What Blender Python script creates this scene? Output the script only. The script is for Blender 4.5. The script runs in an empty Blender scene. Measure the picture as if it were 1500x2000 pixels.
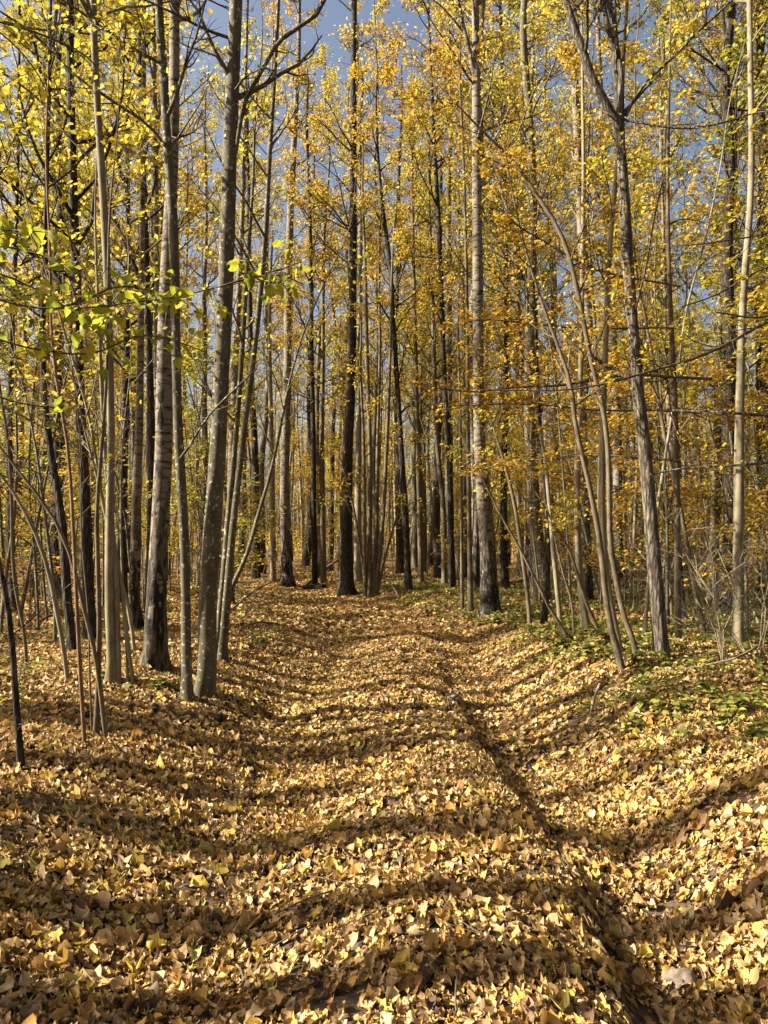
import bpy, math
import numpy as np
from mathutils import Vector

S = bpy.context.scene
COL = S.collection
R_ = math.radians

# ------------------------------------------------------------------ camera, sky, sun, exposure
H = 1.62
PITCH = 2.4
LENS = 26.0
F = LENS / 36.0 * 2000.0
cam_d = bpy.data.cameras.new("camera")
cam_d.sensor_fit = 'VERTICAL'; cam_d.sensor_height = 36.0; cam_d.lens = LENS
cam_d.clip_start = 0.05; cam_d.clip_end = 2000.0
cam = bpy.data.objects.new("camera", cam_d); COL.objects.link(cam)
cam.location = (0, 0, H); cam.rotation_euler = (R_(90 + PITCH), 0, 0)
S.camera = cam

SUN_EL, SUN_AZ = 32.0, -95.0          # azimuth measured from +Y (view direction) clockwise; -88 = from the left
world = bpy.data.worlds.new("World"); S.world = world; world.use_nodes = True
wn = world.node_tree; wn.nodes.clear()
sky = wn.nodes.new('ShaderNodeTexSky'); sky.sky_type = 'NISHITA'; sky.sun_disc = False
sky.sun_elevation = R_(SUN_EL); sky.sun_rotation = R_(SUN_AZ)
sky.air_density = 1.0; sky.dust_density = 7.0; sky.ozone_density = 1.0
bg = wn.nodes.new('ShaderNodeBackground'); bg.inputs['Strength'].default_value = 0.055
wo = wn.nodes.new('ShaderNodeOutputWorld')
wn.links.new(sky.outputs[0], bg.inputs[0]); wn.links.new(bg.outputs[0], wo.inputs[0])

sl = bpy.data.lights.new("sun", 'SUN'); sl.energy = 5.0; sl.angle = R_(0.5); sl.color = (1.0, 0.925, 0.79)
sun = bpy.data.objects.new("sun", sl); COL.objects.link(sun)
a, e = R_(SUN_AZ), R_(SUN_EL)
sdir = Vector((math.sin(a) * math.cos(e), math.cos(a) * math.cos(e), math.sin(e)))
sun.rotation_euler = (-sdir).to_track_quat('-Z', 'Y').to_euler()
sun.location = (-20, 0, 30)

S.view_settings.view_transform = 'Standard'; S.view_settings.look = 'None'
S.view_settings.exposure = 1.95; S.view_settings.gamma = 1.0; S.view_settings.use_curve_mapping = False
S.render.engine = 'CYCLES'
cy = S.cycles
cy.max_bounces = 5; cy.diffuse_bounces = 2; cy.glossy_bounces = 1; cy.transmission_bounces = 3
cy.transparent_max_bounces = 2; cy.caustics_reflective = False; cy.caustics_refractive = False
cy.use_adaptive_sampling = True; cy.adaptive_threshold = 0.015
cy.use_denoising = True; cy.denoiser = 'OPENIMAGEDENOISE'; cy.denoising_prefilter = 'ACCURATE'; cy.denoising_input_passes = 'RGB_ALBEDO_NORMAL'
cy.sample_clamp_indirect = 4.0
S.render.use_persistent_data = False

rng = np.random.default_rng(7)

# ------------------------------------------------------------------ terrain function
def _h(i, j, s):
    v = np.sin(i * 127.1 + j * 311.7 + s * 74.7) * 43758.5453
    return v - np.floor(v)
def vnoise(x, y, s):
    x = np.asarray(x, float); y = np.asarray(y, float)
    i = np.floor(x); j = np.floor(y); u = x - i; v = y - j
    u = u * u * (3 - 2 * u); v = v * v * (3 - 2 * v)
    return ((_h(i, j, s) * (1 - u) + _h(i + 1, j, s) * u) * (1 - v) +
            (_h(i, j + 1, s) * (1 - u) + _h(i + 1, j + 1, s) * u) * v) * 2 - 1
_px = np.array([-40, -12, -6, -3.4, -2.4, -1.8, -1.3, -0.9, -0.6, -0.2, 0.25, 0.60, 0.78, 0.88, 1.04, 1.30, 1.65, 2.15, 2.7, 3.6, 5.5, 12, 40])
_pz = np.array([.15, .18, .24, .26, .27, .21, .06, -.05, -.07, .00, .06, .05, .01, -.11, -.15, -.11, .05, .27, .40, .43, .34, .22, .15])
_fx = np.linspace(-40, 40, 8001)
_fz = np.interp(_fx, _px, _pz)
_k = np.hanning(15); _k /= _k.sum(); _fzs = np.convolve(np.pad(_fz, 7, mode='edge'), _k, mode='valid')
_k2 = np.hanning(61); _k2 /= _k2.sum(); _fz2 = np.convolve(np.pad(_fz, 30, mode='edge'), _k2, mode='valid')
_w = np.clip((np.abs(_fx - 0.86) - 0.08) / 0.3, 0, 1)
_fz = _fzs * (1 - _w) + _fz2 * _w
def path_c(y):
    y = np.asarray(y, float)
    q = np.clip(y - 10, 0, 16)
    return -0.016 * q * q - 0.51 * np.clip(y - 26, 0, None) + 0.10 * np.sin(y * 0.55 + 0.5) * np.clip(y / 6, 0, 1)
def gz(x, y):
    x = np.asarray(x, float); y = np.asarray(y, float)
    dx = x - path_c(y)
    dr = dx + (.07 * vnoise(y / .6, y * 0 + 3.3, 21) + .03 * vnoise(y / .22, y * 0 + 1.3, 22)) * np.exp(-((dx - .9) / .35) ** 2)
    p = np.interp(dr, _fx, _fz)
    soft = np.clip((y - 7.5) / 4, 0, 1) * np.exp(-((dx - .95) / .45) ** 2)
    p = p * (1 - .75 * soft) + .07 * vnoise(y / .7, y * 0 + 7.1, 23) * np.exp(-((dx - 1.05) / .2) ** 2)
    far = np.clip((y - 10) / 12, 0, 1)
    flat = 0.12 + 0.10 * np.tanh(np.abs(dx) - 2.2)
    p = p * (1 - 0.75 * far) + flat * 0.75 * far
    n = 0.075 * vnoise(x / 1.5, y / 1.5, 1) + 0.045 * vnoise(x / .5, y / .5, 2) + 0.016 * vnoise(x / .17, y / .17, 3)
    n = n + 0.12 * vnoise(x / 6, y / 6, 5) * np.clip((np.abs(dx) - 2) / 4, 0, 1)
    wob = np.clip(np.hypot(x, y) / 40 - 0.6, 0, 1)
    return p + n + 0.5 * wob * vnoise(x / 25, y / 25, 6)

cp, sp = math.cos(R_(PITCH)), math.sin(R_(PITCH))
def ray(x, y):
    cx = (x - 750) / F; cyy = (1000 - y) / F
    d1 = cp - sp * cyy; d2 = sp + cp * cyy
    return cx / d1, d2 / d1
def at(x, y, Y):
    u, v = ray(x, y); return np.array([u * Y, Y, H + v * Y])
def ground_at(x, y):
    u, v = ray(x, y)
    Y = 1.2
    while Y < 90:
        if H + v * Y <= gz(u * Y, Y): break
        Y += 0.03
    return np.array([u * Y, Y, float(gz(u * Y, Y))])

# ------------------------------------------------------------------ mesh builder
class MB:
    def __init__(s): s.v = []; s.f = []; s.t = []; s.n = 0
    def add(s, v, f, mat=0, tint=None):
        v = np.asarray(v, np.float32).reshape(-1, 3); f = np.asarray(f, np.int64)
        s.v.append(v); s.f.append((f + s.n, mat))
        s.t.append(np.full(len(v), 0.5, np.float32) if tint is None else np.asarray(tint, np.float32).reshape(-1))
        s.n += len(v)
    def build(s, name, mats, parent=None, smooth=True, loc=(0, 0, 0)):
        me = bpy.data.meshes.new(name)
        V = np.concatenate(s.v); T = np.concatenate(s.t)
        me.vertices.add(len(V)); me.vertices.foreach_set('co', V.ravel())
        tot = sum(f.size for f, m in s.f); npoly = sum(len(f) for f, m in s.f)
        me.loops.add(tot); me.polygons.add(npoly)
        me.loops.foreach_set('vertex_index', np.concatenate([f.ravel() for f, m in s.f]).astype(np.int32))
        cnt = np.concatenate([np.full(len(f), f.shape[1]) for f, m in s.f])
        st = np.concatenate([[0], np.cumsum(cnt)[:-1]])
        me.polygons.foreach_set('loop_start', st.astype(np.int32))
        me.polygons.foreach_set('material_index', np.concatenate([np.full(len(f), m) for f, m in s.f]).astype(np.int32))
        me.polygons.foreach_set('use_smooth', np.full(npoly, smooth))
        at_ = me.attributes.new('tint', 'FLOAT', 'POINT'); at_.data.foreach_set('value', T)
        for m in mats: me.materials.append(m)
        me.update(calc_edges=True)
        o = bpy.data.objects.new(name, me); COL.objects.link(o); o.location = loc
        if parent is not None: o.parent = parent
        return o

def tubes(P, Rr, sides, rough=0.0, close=True):
    P = np.asarray(P, float); Rr = np.asarray(Rr, float)
    if P.ndim == 2: P = P[None]; Rr = Rr[None]
    m, n, _ = P.shape
    T = np.gradient(P, axis=1); T /= np.linalg.norm(T, axis=2, keepdims=True) + 1e-9
    ref = np.array([0.91, 0.38, 0.16])
    U = np.cross(T, ref); U /= np.linalg.norm(U, axis=2, keepdims=True) + 1e-9
    W = np.cross(T, U)
    an = np.arange(sides) * 2 * np.pi / sides
    Rv = Rr[:, :, None] * np.ones(sides)
    if rough:
        ph = rng.uniform(0, 6.28, (m, 1, 3))
        zz = np.arange(n)[None, :, None] * 0.35
        Rv = Rv * (1 + rough * (np.sin(an * 2 + zz + ph[..., :1]) + 0.6 * np.sin(an * 3 - zz * 1.7 + ph[..., 1:2])
                                + 0.5 * rng.normal(0, 1, (m, n, sides)) * 0.6))
    V = P[:, :, None] + Rv[..., None] * (np.cos(an)[:, None] * U[:, :, None] + np.sin(an)[:, None] * W[:, :, None])
    i = np.arange(n - 1)[:, None] * sides; j = np.arange(sides); jn = (j + 1) % sides
    q = np.stack([i + j, i + jn, i + sides + jn, i + sides + j], -1).reshape(-1, 4)
    Fc = (q[None] + (np.arange(m) * n * sides)[:, None, None]).reshape(-1, 4)
    return V.reshape(-1, 3), Fc

def interp_poly(P, t):        # P (m,n,3), t (m,k) in 0..1
    m, n, _ = P.shape
    s = np.clip(t * (n - 1), 0, n - 1.001); i = s.astype(int); f = (s - i)[..., None]
    r = np.arange(m)[:, None]
    return P[r, i] * (1 - f) + P[r, i + 1] * f, P[r, i + 1] - P[r, i]
def grow(P, Rr, k, t0, t1, L, ang, up, r_rel, rmax, n2=6, wig=0.12, g=None, flat=0.0, tip=0.2):
    g = g or rng
    m, n, _ = P.shape
    t = g.uniform(t0, t1, (m, k))
    pos, tan = interp_poly(P, t); tan = tan / (np.linalg.norm(tan, axis=2, keepdims=True) + 1e-9)
    s = np.clip(t * (n - 1), 0, n - 1.001); i = s.astype(int)
    rp = Rr[np.arange(m)[:, None], i]
    rnd = g.normal(0, 1, (m, k, 3)); rnd[..., 2] *= (1 - flat)
    perp = rnd - (rnd * tan).sum(-1, keepdims=True) * tan
    perp /= np.linalg.norm(perp, axis=2, keepdims=True) + 1e-9
    al = np.radians(g.uniform(ang[0], ang[1], (m, k, 1)))
    d = tan * np.cos(al) + perp * np.sin(al)
    Ls = np.broadcast_to(L, (m,))[:, None] if np.ndim(L) else L
    ln = Ls * (1.15 - 0.75 * (t - t0) / (t1 - t0 + 1e-9)) * g.uniform(0.6, 1.15, (m, k))
    pts = [pos]; cur = pos; st = (ln / (n2 - 1))[..., None]
    for q in range(n2 - 1):
        d = d + np.array([0, 0, 1.0]) * up / (n2 - 1) + g.normal(0, wig, d.shape)
        d /= np.linalg.norm(d, axis=2, keepdims=True)
        cur = cur + d * st; pts.append(cur)
    Q = np.stack(pts, 2).reshape(m * k, n2, 3)
    r0 = np.minimum(rp * r_rel, rmax).reshape(-1)
    RR = r0[:, None] * np.linspace(1, tip, n2)[None]
    return Q, RR, ln.reshape(-1)

# leaf templates: verts (k,3) unit length, faces
def leaf_small():
    v = np.array([[0, 0, 0], [.34, .42, .07], [0, 1, -.04], [-.34, .42, .07]])
    return v, np.array([[0, 1, 2], [0, 2, 3]])
def leaf_oval(w=.36):
    v = np.array([[0, 0, 0], [w * .8, .18, .05], [w, .48, .08], [w * .55, .8, .03], [0, 1.02, -.06], [-w * .55, .8, .03], [-w, .48, .08], [-w * .8, .18, .05], [0, .5, 0]])
    f = np.array([[8, 0, 1], [8, 1, 2], [8, 2, 3], [8, 3, 4], [8, 4, 5], [8, 5, 6], [8, 6, 7], [8, 7, 0]])
    return v, f
def leaf_maple():
    an = [(-90, .12), (-52, .42), (-32, .30), (-5, .62), (18, .34), (42, .60), (62, .36), (90, .72)]
    pts = [(r * math.cos(R_(q)), r * math.sin(R_(q))) for q, r in an]
    full = pts + [(-x, y) for x, y in pts[-2:0:-1]]
    v = [[0, .34, .0]] + [[x, y + .34, .07 * abs(x) * 2 - .03] for x, y in full]
    n = len(full)
    f = [[0, 1 + i, 1 + (i + 1) % n] for i in range(n)]
    return np.array(v), np.array(f)
def leaf_grid(ns, nw, w, kind, g):
    t = np.linspace(0, 1, ns)
    if kind == 0: prof = np.sin(np.pi * t ** .72) ** .8
    elif kind == 1: prof = (np.sin(np.pi * t ** .55) ** .6) * (1 - .25 * t)
    else: prof = np.abs(np.sin(np.pi * t ** .8)) * (0.62 + .55 * np.abs(np.sin(t * 9.5)))
    prof[0] = .05; prof[-1] = .02
    s = np.linspace(-1, 1, nw)
    tt, ss = np.meshgrid(t, s, indexing='ij')
    X = ss * prof[:, None] * w * (1 + g.normal(0, .06, tt.shape)); Y = tt + g.normal(0, .015, tt.shape)
    cup, curl, tw = g.uniform(-.2, 1.1), g.normal(0, .8), g.normal(0, .7)
    Z = cup * X * X * 3.0 + curl * (tt - .5) ** 2 + tw * X * (tt - .5) + g.normal(0, .05, tt.shape) + .08 * np.sin(tt * 11 + g.uniform(0, 6)) * ss
    if g.random() < .55:                      # an edge rolled in
        Z += .35 * np.clip(ss - .2, 0, 1) ** 2; X -= .25 * np.clip(ss - .2, 0, 1) ** 2 * w
    Z -= Z.min() * .6
    v = np.stack([X, Y - .5, Z], -1).reshape(-1, 3)
    i, j = np.meshgrid(np.arange(ns - 1), np.arange(nw - 1), indexing='ij')
    b = (i * nw + j).ravel()
    return v, np.stack([b, b + 1, b + nw + 1, b + nw], -1)

def rotm(yaw, pit, rol):
    cyw, syw, cpi, spi, cr, sr = np.cos(yaw), np.sin(yaw), np.cos(pit), np.sin(pit), np.cos(rol), np.sin(rol)
    o = np.zeros_like(cyw); l = np.ones_like(cyw)
    Z = np.stack([cyw, -syw, o, syw, cyw, o, o, o, l], -1).reshape(-1, 3, 3)
    X = np.stack([l, o, o, o, cpi, -spi, o, spi, cpi], -1).reshape(-1, 3, 3)
    Y = np.stack([cr, o, sr, o, l, o, -sr, o, cr], -1).reshape(-1, 3, 3)
    return Z @ X @ Y
def put_leaves(mb, tpl, pos, size, g, mat=0, tilt=.5, tint=None, droop=-.3, conform=False, yaw=None):
    v, f = tpl; n = len(pos)
    if n == 0: return
    yaw = g.uniform(0, 6.283, n) if yaw is None else yaw
    M = rotm(yaw, g.normal(droop, tilt, n), g.normal(0, tilt, n))
    V = np.einsum('nij,kj->nki', M, v) * np.asarray(size).reshape(-1, 1, 1) + pos[:, None]
    if conform:
        c = gz(pos[:, 0], pos[:, 1])
        V[..., 2] += gz(V[..., 0], V[..., 1]) - c[:, None]
    tint = g.uniform(0, 1, n) if tint is None else tint
    Fc = (f[None] + (np.arange(n) * len(v))[:, None, None]).reshape(-1, f.shape[1])
    mb.add(V.reshape(-1, 3), Fc, mat, np.repeat(tint, len(v)))

# ------------------------------------------------------------------ materials
DIM = 0.76
def mat(name):
    m = bpy.data.materials.new(name); m.use_nodes = True; nt = m.node_tree; nt.nodes.clear()
    out = nt.nodes.new('ShaderNodeOutputMaterial'); return m, nt, out
def N(nt, typ, **kw):
    n = nt.nodes.new(typ)
    for k, v in kw.items():
        if k.startswith('i_'):
            key = k[2:]; key = int(key) if key.isdigit() else key
            n.inputs[key].default_value = v
        else: setattr(n, k, v)
    return n
def ramp(nt, stops, fac, interp='LINEAR'):
    stops = [(p, tuple(min(1, q * DIM) for q in c)) for p, c in stops]
    r = nt.nodes.new('ShaderNodeValToRGB'); r.color_ramp.interpolation = interp
    e = r.color_ramp.elements
    while len(e) > 1: e.remove(e[-1])
    e[0].position = stops[0][0]; e[0].color = (*stops[0][1], 1)
    for p, c in stops[1:]:
        q = e.new(p); q.color = (*c, 1)
    nt.links.new(fac, r.inputs[0]); return r.outputs[0]
def leaf_mat(name, stops, trans=.45, rough=.55, stops2=None, spec=.25, spots=True):
    m, nt, out = mat(name); L = nt.links.new
    at_ = N(nt, 'ShaderNodeAttribute', attribute_name='tint')
    col = ramp(nt, stops, at_.outputs['Fac'])
    if stops2:
        oi = N(nt, 'ShaderNodeObjectInfo'); c2 = ramp(nt, stops2, at_.outputs['Fac'])
        mr = N(nt, 'ShaderNodeMapRange', i_1=.25, i_2=.75); L(oi.outputs['Random'], mr.inputs[0])
        mx = N(nt, 'ShaderNodeMix', data_type='RGBA'); L(mr.outputs[0], mx.inputs[0]); L(col, mx.inputs[6]); L(c2, mx.inputs[7]); col = mx.outputs[2]
    if spots:
        tc = N(nt, 'ShaderNodeTexCoord'); no = N(nt, 'ShaderNodeTexNoise', i_Scale=55.0, i_Detail=3.0); L(tc.outputs['Object'], no.inputs[0])
        sr = ramp(nt, [(0, (.75, .65, .5)), (.34, (1.0, .95, .85)), (.42, (1.3, 1.3, 1.3))], no.outputs[0])
        mm = N(nt, 'ShaderNodeMix', data_type='RGBA', blend_type='MULTIPLY'); mm.inputs[0].default_value = 1
        L(col, mm.inputs[6]); L(sr, mm.inputs[7]); col = mm.outputs[2]
    pb = N(nt, 'ShaderNodeBsdfPrincipled', i_Roughness=rough); pb.inputs['Specular IOR Level'].default_value = spec
    tr = N(nt, 'ShaderNodeBsdfTranslucent'); L(col, pb.inputs['Base Color']); L(col, tr.inputs[0])
    ms = N(nt, 'ShaderNodeMixShader'); ms.inputs[0].default_value = trans
    L(pb.outputs[0], ms.inputs[1]); L(tr.outputs[0], ms.inputs[2]); L(ms.outputs[0], out.inputs[0])
    return m
def bark(name, c_lo, c_hi, kind='smooth', sc=6.0, bump=.5, c_spot=None):
    m, nt, out = mat(name); L = nt.links.new
    tc = N(nt, 'ShaderNodeTexCoord'); oi = N(nt, 'ShaderNodeObjectInfo')
    ad = N(nt, 'ShaderNodeVectorMath', operation='ADD'); L(tc.outputs['Object'], ad.inputs[0]); L(oi.outputs['Random'], ad.inputs[1])
    mp = N(nt, 'ShaderNodeMapping'); L(ad.outputs[0], mp.inputs[0])
    if kind == 'birch': mp.inputs['Scale'].default_value = (6, 6, 20)
    elif kind == 'ridge': mp.inputs['Scale'].default_value = (22, 22, 4.2)
    else: mp.inputs['Scale'].default_value = (sc, sc, sc * .45)
    no = N(nt, 'ShaderNodeTexNoise', i_Scale=1.0 if kind != 'smooth' else 2.0, i_Detail=6.0, i_Roughness=.62); L(mp.outputs[0], no.inputs[0])
    fac = no.outputs[0]
    if kind == 'ridge':
        vo = N(nt, 'ShaderNodeTexVoronoi', feature='DISTANCE_TO_EDGE', i_Scale=1.0)
        wv = N(nt, 'ShaderNodeVectorMath', operation='ADD'); sc2 = N(nt, 'ShaderNodeVectorMath', operation='SCALE'); sc2.inputs[3].default_value = 1.3
        L(no.outputs[1], sc2.inputs[0]); L(mp.outputs[0], wv.inputs[0]); L(sc2.outputs[0], wv.inputs[1]); L(wv.outputs[0], vo.inputs[0])
        mr = N(nt, 'ShaderNodeMapRange', i_1=0.0, i_2=.35); L(vo.outputs[0], mr.inputs[0]); fac = mr.outputs[0]
        col = ramp(nt, [(0, tuple(x * .35 for x in c_lo)), (.35, c_lo), (1, c_hi)], fac)
    elif kind == 'birch':
        col = ramp(nt, [(0, (.02, .018, .015)), (.38, (.04, .033, .025)), (.43, c_lo), (.52, c_hi), (.64, tuple(x * .75 for x in c_hi)), (1, c_lo)], fac)
    else:
        col = ramp(nt, [(0, c_lo), (.36, c_lo), (.62, c_hi), (1, c_hi)], fac)
    if c_spot:
        n2 = N(nt, 'ShaderNodeTexNoise', i_Scale=26.0, i_Detail=3.0); L(ad.outputs[0], n2.inputs[0])
        mr2 = N(nt, 'ShaderNodeMapRange', i_1=.60, i_2=.68); L(n2.outputs[0], mr2.inputs[0])
        mx = N(nt, 'ShaderNodeMix', data_type='RGBA'); L(mr2.outputs[0], mx.inputs[0]); L(col, mx.inputs[6]); mx.inputs[7].default_value = (*c_spot, 1); col = mx.outputs[2]
    if kind == 'birch':          # black fissured foot of an old birch
        sx = N(nt, 'ShaderNodeSeparateXYZ'); L(tc.outputs['Object'], sx.inputs[0])
        n3 = N(nt, 'ShaderNodeTexNoise', i_Scale=1.0, i_Detail=4.0)
        mp3 = N(nt, 'ShaderNodeMapping'); mp3.inputs['Scale'].default_value = (10, 10, 2.6); L(ad.outputs[0], mp3.inputs[0]); L(mp3.outputs[0], n3.inputs[0])
        mz = N(nt, 'ShaderNodeMapRange', i_1=0.0, i_2=3.4, i_3=.24, i_4=-.16); L(sx.outputs[2], mz.inputs[0])
        sm = N(nt, 'ShaderNodeMath', operation='ADD'); L(n3.outputs[0], sm.inputs[0]); L(mz.outputs[0], sm.inputs[1])
        st = N(nt, 'ShaderNodeMapRange', i_1=.53, i_2=.56); L(sm.outputs[0], st.inputs[0])
        mx = N(nt, 'ShaderNodeMix', data_type='RGBA'); L(st.outputs[0], mx.inputs[0]); L(col, mx.inputs[6]); fc_ = ramp(nt, [(.40, (.010, .008, .006)), (.50, (.04, .03, .022)), (.58, (.15, .12, .085)), (.64, (.03, .024, .018))], n3.outputs[0]); L(fc_, mx.inputs[7]); col = mx.outputs[2]
        fa = N(nt, 'ShaderNodeMath', operation='MULTIPLY_ADD'); L(n3.outputs[0], fa.inputs[0]); L(st.outputs[0], fa.inputs[1]); L(no.outputs[0], fa.inputs[2])
        fm = N(nt, 'ShaderNodeMath', operation='MULTIPLY'); fm.inputs[1].default_value = 3.0; L(fa.outputs[0], fm.inputs[0]); fac = fm.outputs[0]
    pb = N(nt, 'ShaderNodeBsdfPrincipled', i_Roughness=.85); pb.inputs['Specular IOR Level'].default_value = .2
    bp = N(nt, 'ShaderNodeBump', i_Strength=bump, i_Distance=.012); L(fac, bp.inputs['Height'])
    L(col, pb.inputs[0]); L(bp.outputs[0], pb.inputs['Normal']); L(pb.outputs[0], out.inputs[0])
    return m

B_SMOOTH = bark("smooth_bark", (.075, .062, .035), (.14, .12, .075), 'smooth', 5, .5, (.34, .33, .25))
B_PALE = bark("pale_bark", (.17, .14, .085), (.30, .25, .165), 'smooth', 5, .35, (.16, .13, .08))
B_TAN = bark("tan_bark", (.10, .075, .043), (.18, .14, .085), 'smooth', 9, .4)
B_DARK = bark("dark_bark", (.045, .035, .024), (.10, .08, .055), 'ridge', 9, .9)
B_OAK = bark("ridged_bark", (.13, .105, .075), (.26, .215, .155), 'ridge', 9, 1.0)
B_BIRCH = bark("birch_bark", (.10, .078, .053), (.245, .205, .15), 'birch', 9, .4)
B_RED = bark("reddish_bark", (.14, .08, .045), (.27, .16, .09), 'smooth', 10, .5)
B_TWIG = bark("twig_bark", (.075, .055, .038), (.15, .115, .08), 'smooth', 12, .2)
BARKS = dict(smooth=B_SMOOTH, pale=B_PALE, tan=B_TAN, dark=B_DARK, oak=B_OAK, birch=B_BIRCH, red=B_RED)

yel = [(0, (.60, .42, .035)), (.35, (.72, .55, .055)), (.7, (.76, .62, .10)), (1, (.44, .42, .06))]
gold = [(0, (.52, .31, .03)), (.4, (.68, .46, .05)), (.8, (.74, .57, .09)), (1, (.54, .42, .07))]
grn = [(0, (.18, .21, .03)), (.45, (.36, .36, .04)), (.75, (.62, .53, .06)), (1, (.70, .53, .06))]
org = [(0, (.54, .28, .03)), (.5, (.68, .41, .04)), (1, (.72, .52, .07))]
org2 = [(0, (.50, .27, .03)), (.5, (.66, .42, .05)), (1, (.73, .54, .08))]
yel2 = [(0, (.50, .39, .035)), (.5, (.70, .56, .06)), (1, (.46, .43, .06))]
L_YEL = leaf_mat("yellow_leaves", yel, .5, stops2=yel2, spots=False)
L_GOLD = leaf_mat("gold_leaves", gold, .5, stops2=org2, spots=False)
L_GRN = leaf_mat("green_yellow_leaves", grn, .45, stops2=yel, spots=False)
L_ORG = leaf_mat("orange_leaves", org, .45, spots=False)
L_HAZ = leaf_mat("hazel_leaves", [(0, (.22, .25, .03)), (.5, (.42, .42, .04)), (.8, (.62, .54, .05)), (1, (.66, .48, .04))], .55)
L_PLANT = leaf_mat("green_plant_leaves", [(0, (.10, .125, .028)), (.5, (.20, .225, .04)), (1, (.44, .40, .08))], .35)
lit = [(0, (.05, .032, .02)), (.12, (.13, .078, .04)), (.26, (.28, .155, .06)), (.42, (.46, .29, .12)), (.60, (.62, .45, .23)),
       (.72, (.56, .35, .12)), (.83, (.54, .30, .07)), (.92, (.64, .46, .09)), (.97, (.42, .37, .13)), (1, (.28, .16, .09))]
L_LIT = leaf_mat("fallen_leaves", lit, .22, .6, spec=.25, spots=False)
lit2 = [(p, tuple(x for x in c)) for p, c in lit]
L_LITF = leaf_mat("fallen_leaves_far", lit2, .22, .6, spots=False)

def ground_mat():
    m, nt, out = mat("soil_and_leaf_litter"); L = nt.links.new
    tc = N(nt, 'ShaderNodeTexCoord')
    no = N(nt, 'ShaderNodeTexNoise', i_Scale=9.0, i_Detail=10.0, i_Roughness=.7); L(tc.outputs['Object'], no.inputs[0])
    soil = ramp(nt, [(0, (.03, .02, .012)), (.45, (.075, .05, .03)), (.62, (.16, .11, .068)), (1, (.24, .17, .11))], no.outputs[0])
    vo = N(nt, 'ShaderNodeTexVoronoi', i_Scale=19.0); L(tc.outputs['Object'], vo.inputs[0])
    sx = N(nt, 'ShaderNodeSeparateColor'); L(vo.outputs['Color'], sx.inputs[0])
    lf = ramp(nt, [(0, (.07, .045, .025)), (.3, (.20, .12, .05)), (.55, (.42, .28, .12)), (.8, (.50, .28, .06)), (1, (.22, .15, .06))], sx.outputs[0])
    n2 = N(nt, 'ShaderNodeTexNoise', i_Scale=.6, i_Detail=4.0); L(tc.outputs['Object'], n2.inputs[0])
    sy = N(nt, 'ShaderNodeSeparateXYZ'); L(tc.outputs['Object'], sy.inputs[0])
    dist = N(nt, 'ShaderNodeMapRange', i_1=7.0, i_2=16.0, i_3=.0, i_4=.75); L(sy.outputs[1], dist.inputs[0])
    mx = N(nt, 'ShaderNodeMix', data_type='RGBA'); L(dist.outputs[0], mx.inputs[0]); L(soil, mx.inputs[6]); L(lf, mx.inputs[7])
    pb = N(nt, 'ShaderNodeBsdfPrincipled', i_Roughness=.9); pb.inputs['Specular IOR Level'].default_value = .15
    bp = N(nt, 'ShaderNodeBump', i_Strength=.8, i_Distance=.03); L(no.outputs[0], bp.inputs['Height'])
    L(mx.outputs[2], pb.inputs[0]); L(bp.outputs[0], pb.inputs['Normal']); L(pb.outputs[0], out.inputs[0])
    return m
G_MAT = ground_mat()

# ------------------------------------------------------------------ tagging
def tag(o, label=None, cat=None, group=None, kind=None):
    if label: o['label'] = label
    if cat: o['category'] = cat
    if group: o['group'] = group
    if kind: o['kind'] = kind
def empty(name, loc, rz=0.0):
    o = bpy.data.objects.new(name, None); COL.objects.link(o); o.location = loc; o.rotation_euler = (0, 0, rz)
    o.empty_display_size = .2; return o

# ------------------------------------------------------------------ ground sheet
def axis(lo, hi, c, n, k):
    t = np.linspace(-1, 1, n); s = np.sinh(t * k) / math.sinh(k)
    return np.where(s < 0, c + s * (c - lo), c + s * (hi - c))
gx = axis(-170, 170, 0.4, 520, 5.2); gy = axis(-60, 260, 3.2, 620, 5.4)
X, Yg = np.meshgrid(gx, gy)
Zg = gz(X, Yg)
gm = MB(); nx, ny = len(gx), len(gy)
ii, jj = np.meshgrid(np.arange(ny - 1), np.arange(nx - 1), indexing='ij'); b = (ii * nx + jj).ravel()
gm.add(np.stack([X, Yg, Zg], -1).reshape(-1, 3), np.stack([b, b + 1, b + nx + 1, b + nx], -1))
ground = gm.build('forest_ground', [G_MAT]); tag(ground, kind='structure')

# ------------------------------------------------------------------ litter
soil_px = [(1165, 1400, 55, 24), (1420, 1575, 45, 35), (705, 1625, 45, 50), (735, 1560, 40, 25), (600, 1965, 90, 32), (1320, 1925, 45, 26), (690, 1690, 60, 20), (1240, 1700, 30, 20), (885, 1368, 30, 12), (1300, 1530, 60, 30), (1290, 1790, 60, 25)]
soils = []
for x, y, w, h in soil_px:
    c = ground_at(x, y); d = abs(ground_at(x, y - h)[1] - c[1]); soils.append((c[0], c[1], w / F * c[1], d))
def litter_keep(x, y, g):
    p = np.ones(len(x))
    for sx_, sy_, a_, b_ in soils:
        q = ((x - sx_) / a_) ** 2 + ((y - sy_) / b_) ** 2 + .9 * vnoise(x * 9, y * 9, 9)
        p = np.minimum(p, np.clip(.38 + .62 * (q - .4), .38, 1))
    p *= np.clip(.85 + .5 * vnoise(x / .45, y / .45, 31) + .3 * vnoise(x / .13, y / .13, 32), .4, 1)
    dx = x - path_c(y)
    ed = np.exp(-((dx - .86) / .09) ** 2) * np.clip((9 - y) / 4, 0, 1)
    p *= 1 - .6 * ed
    return g.random(len(x)) < p
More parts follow.
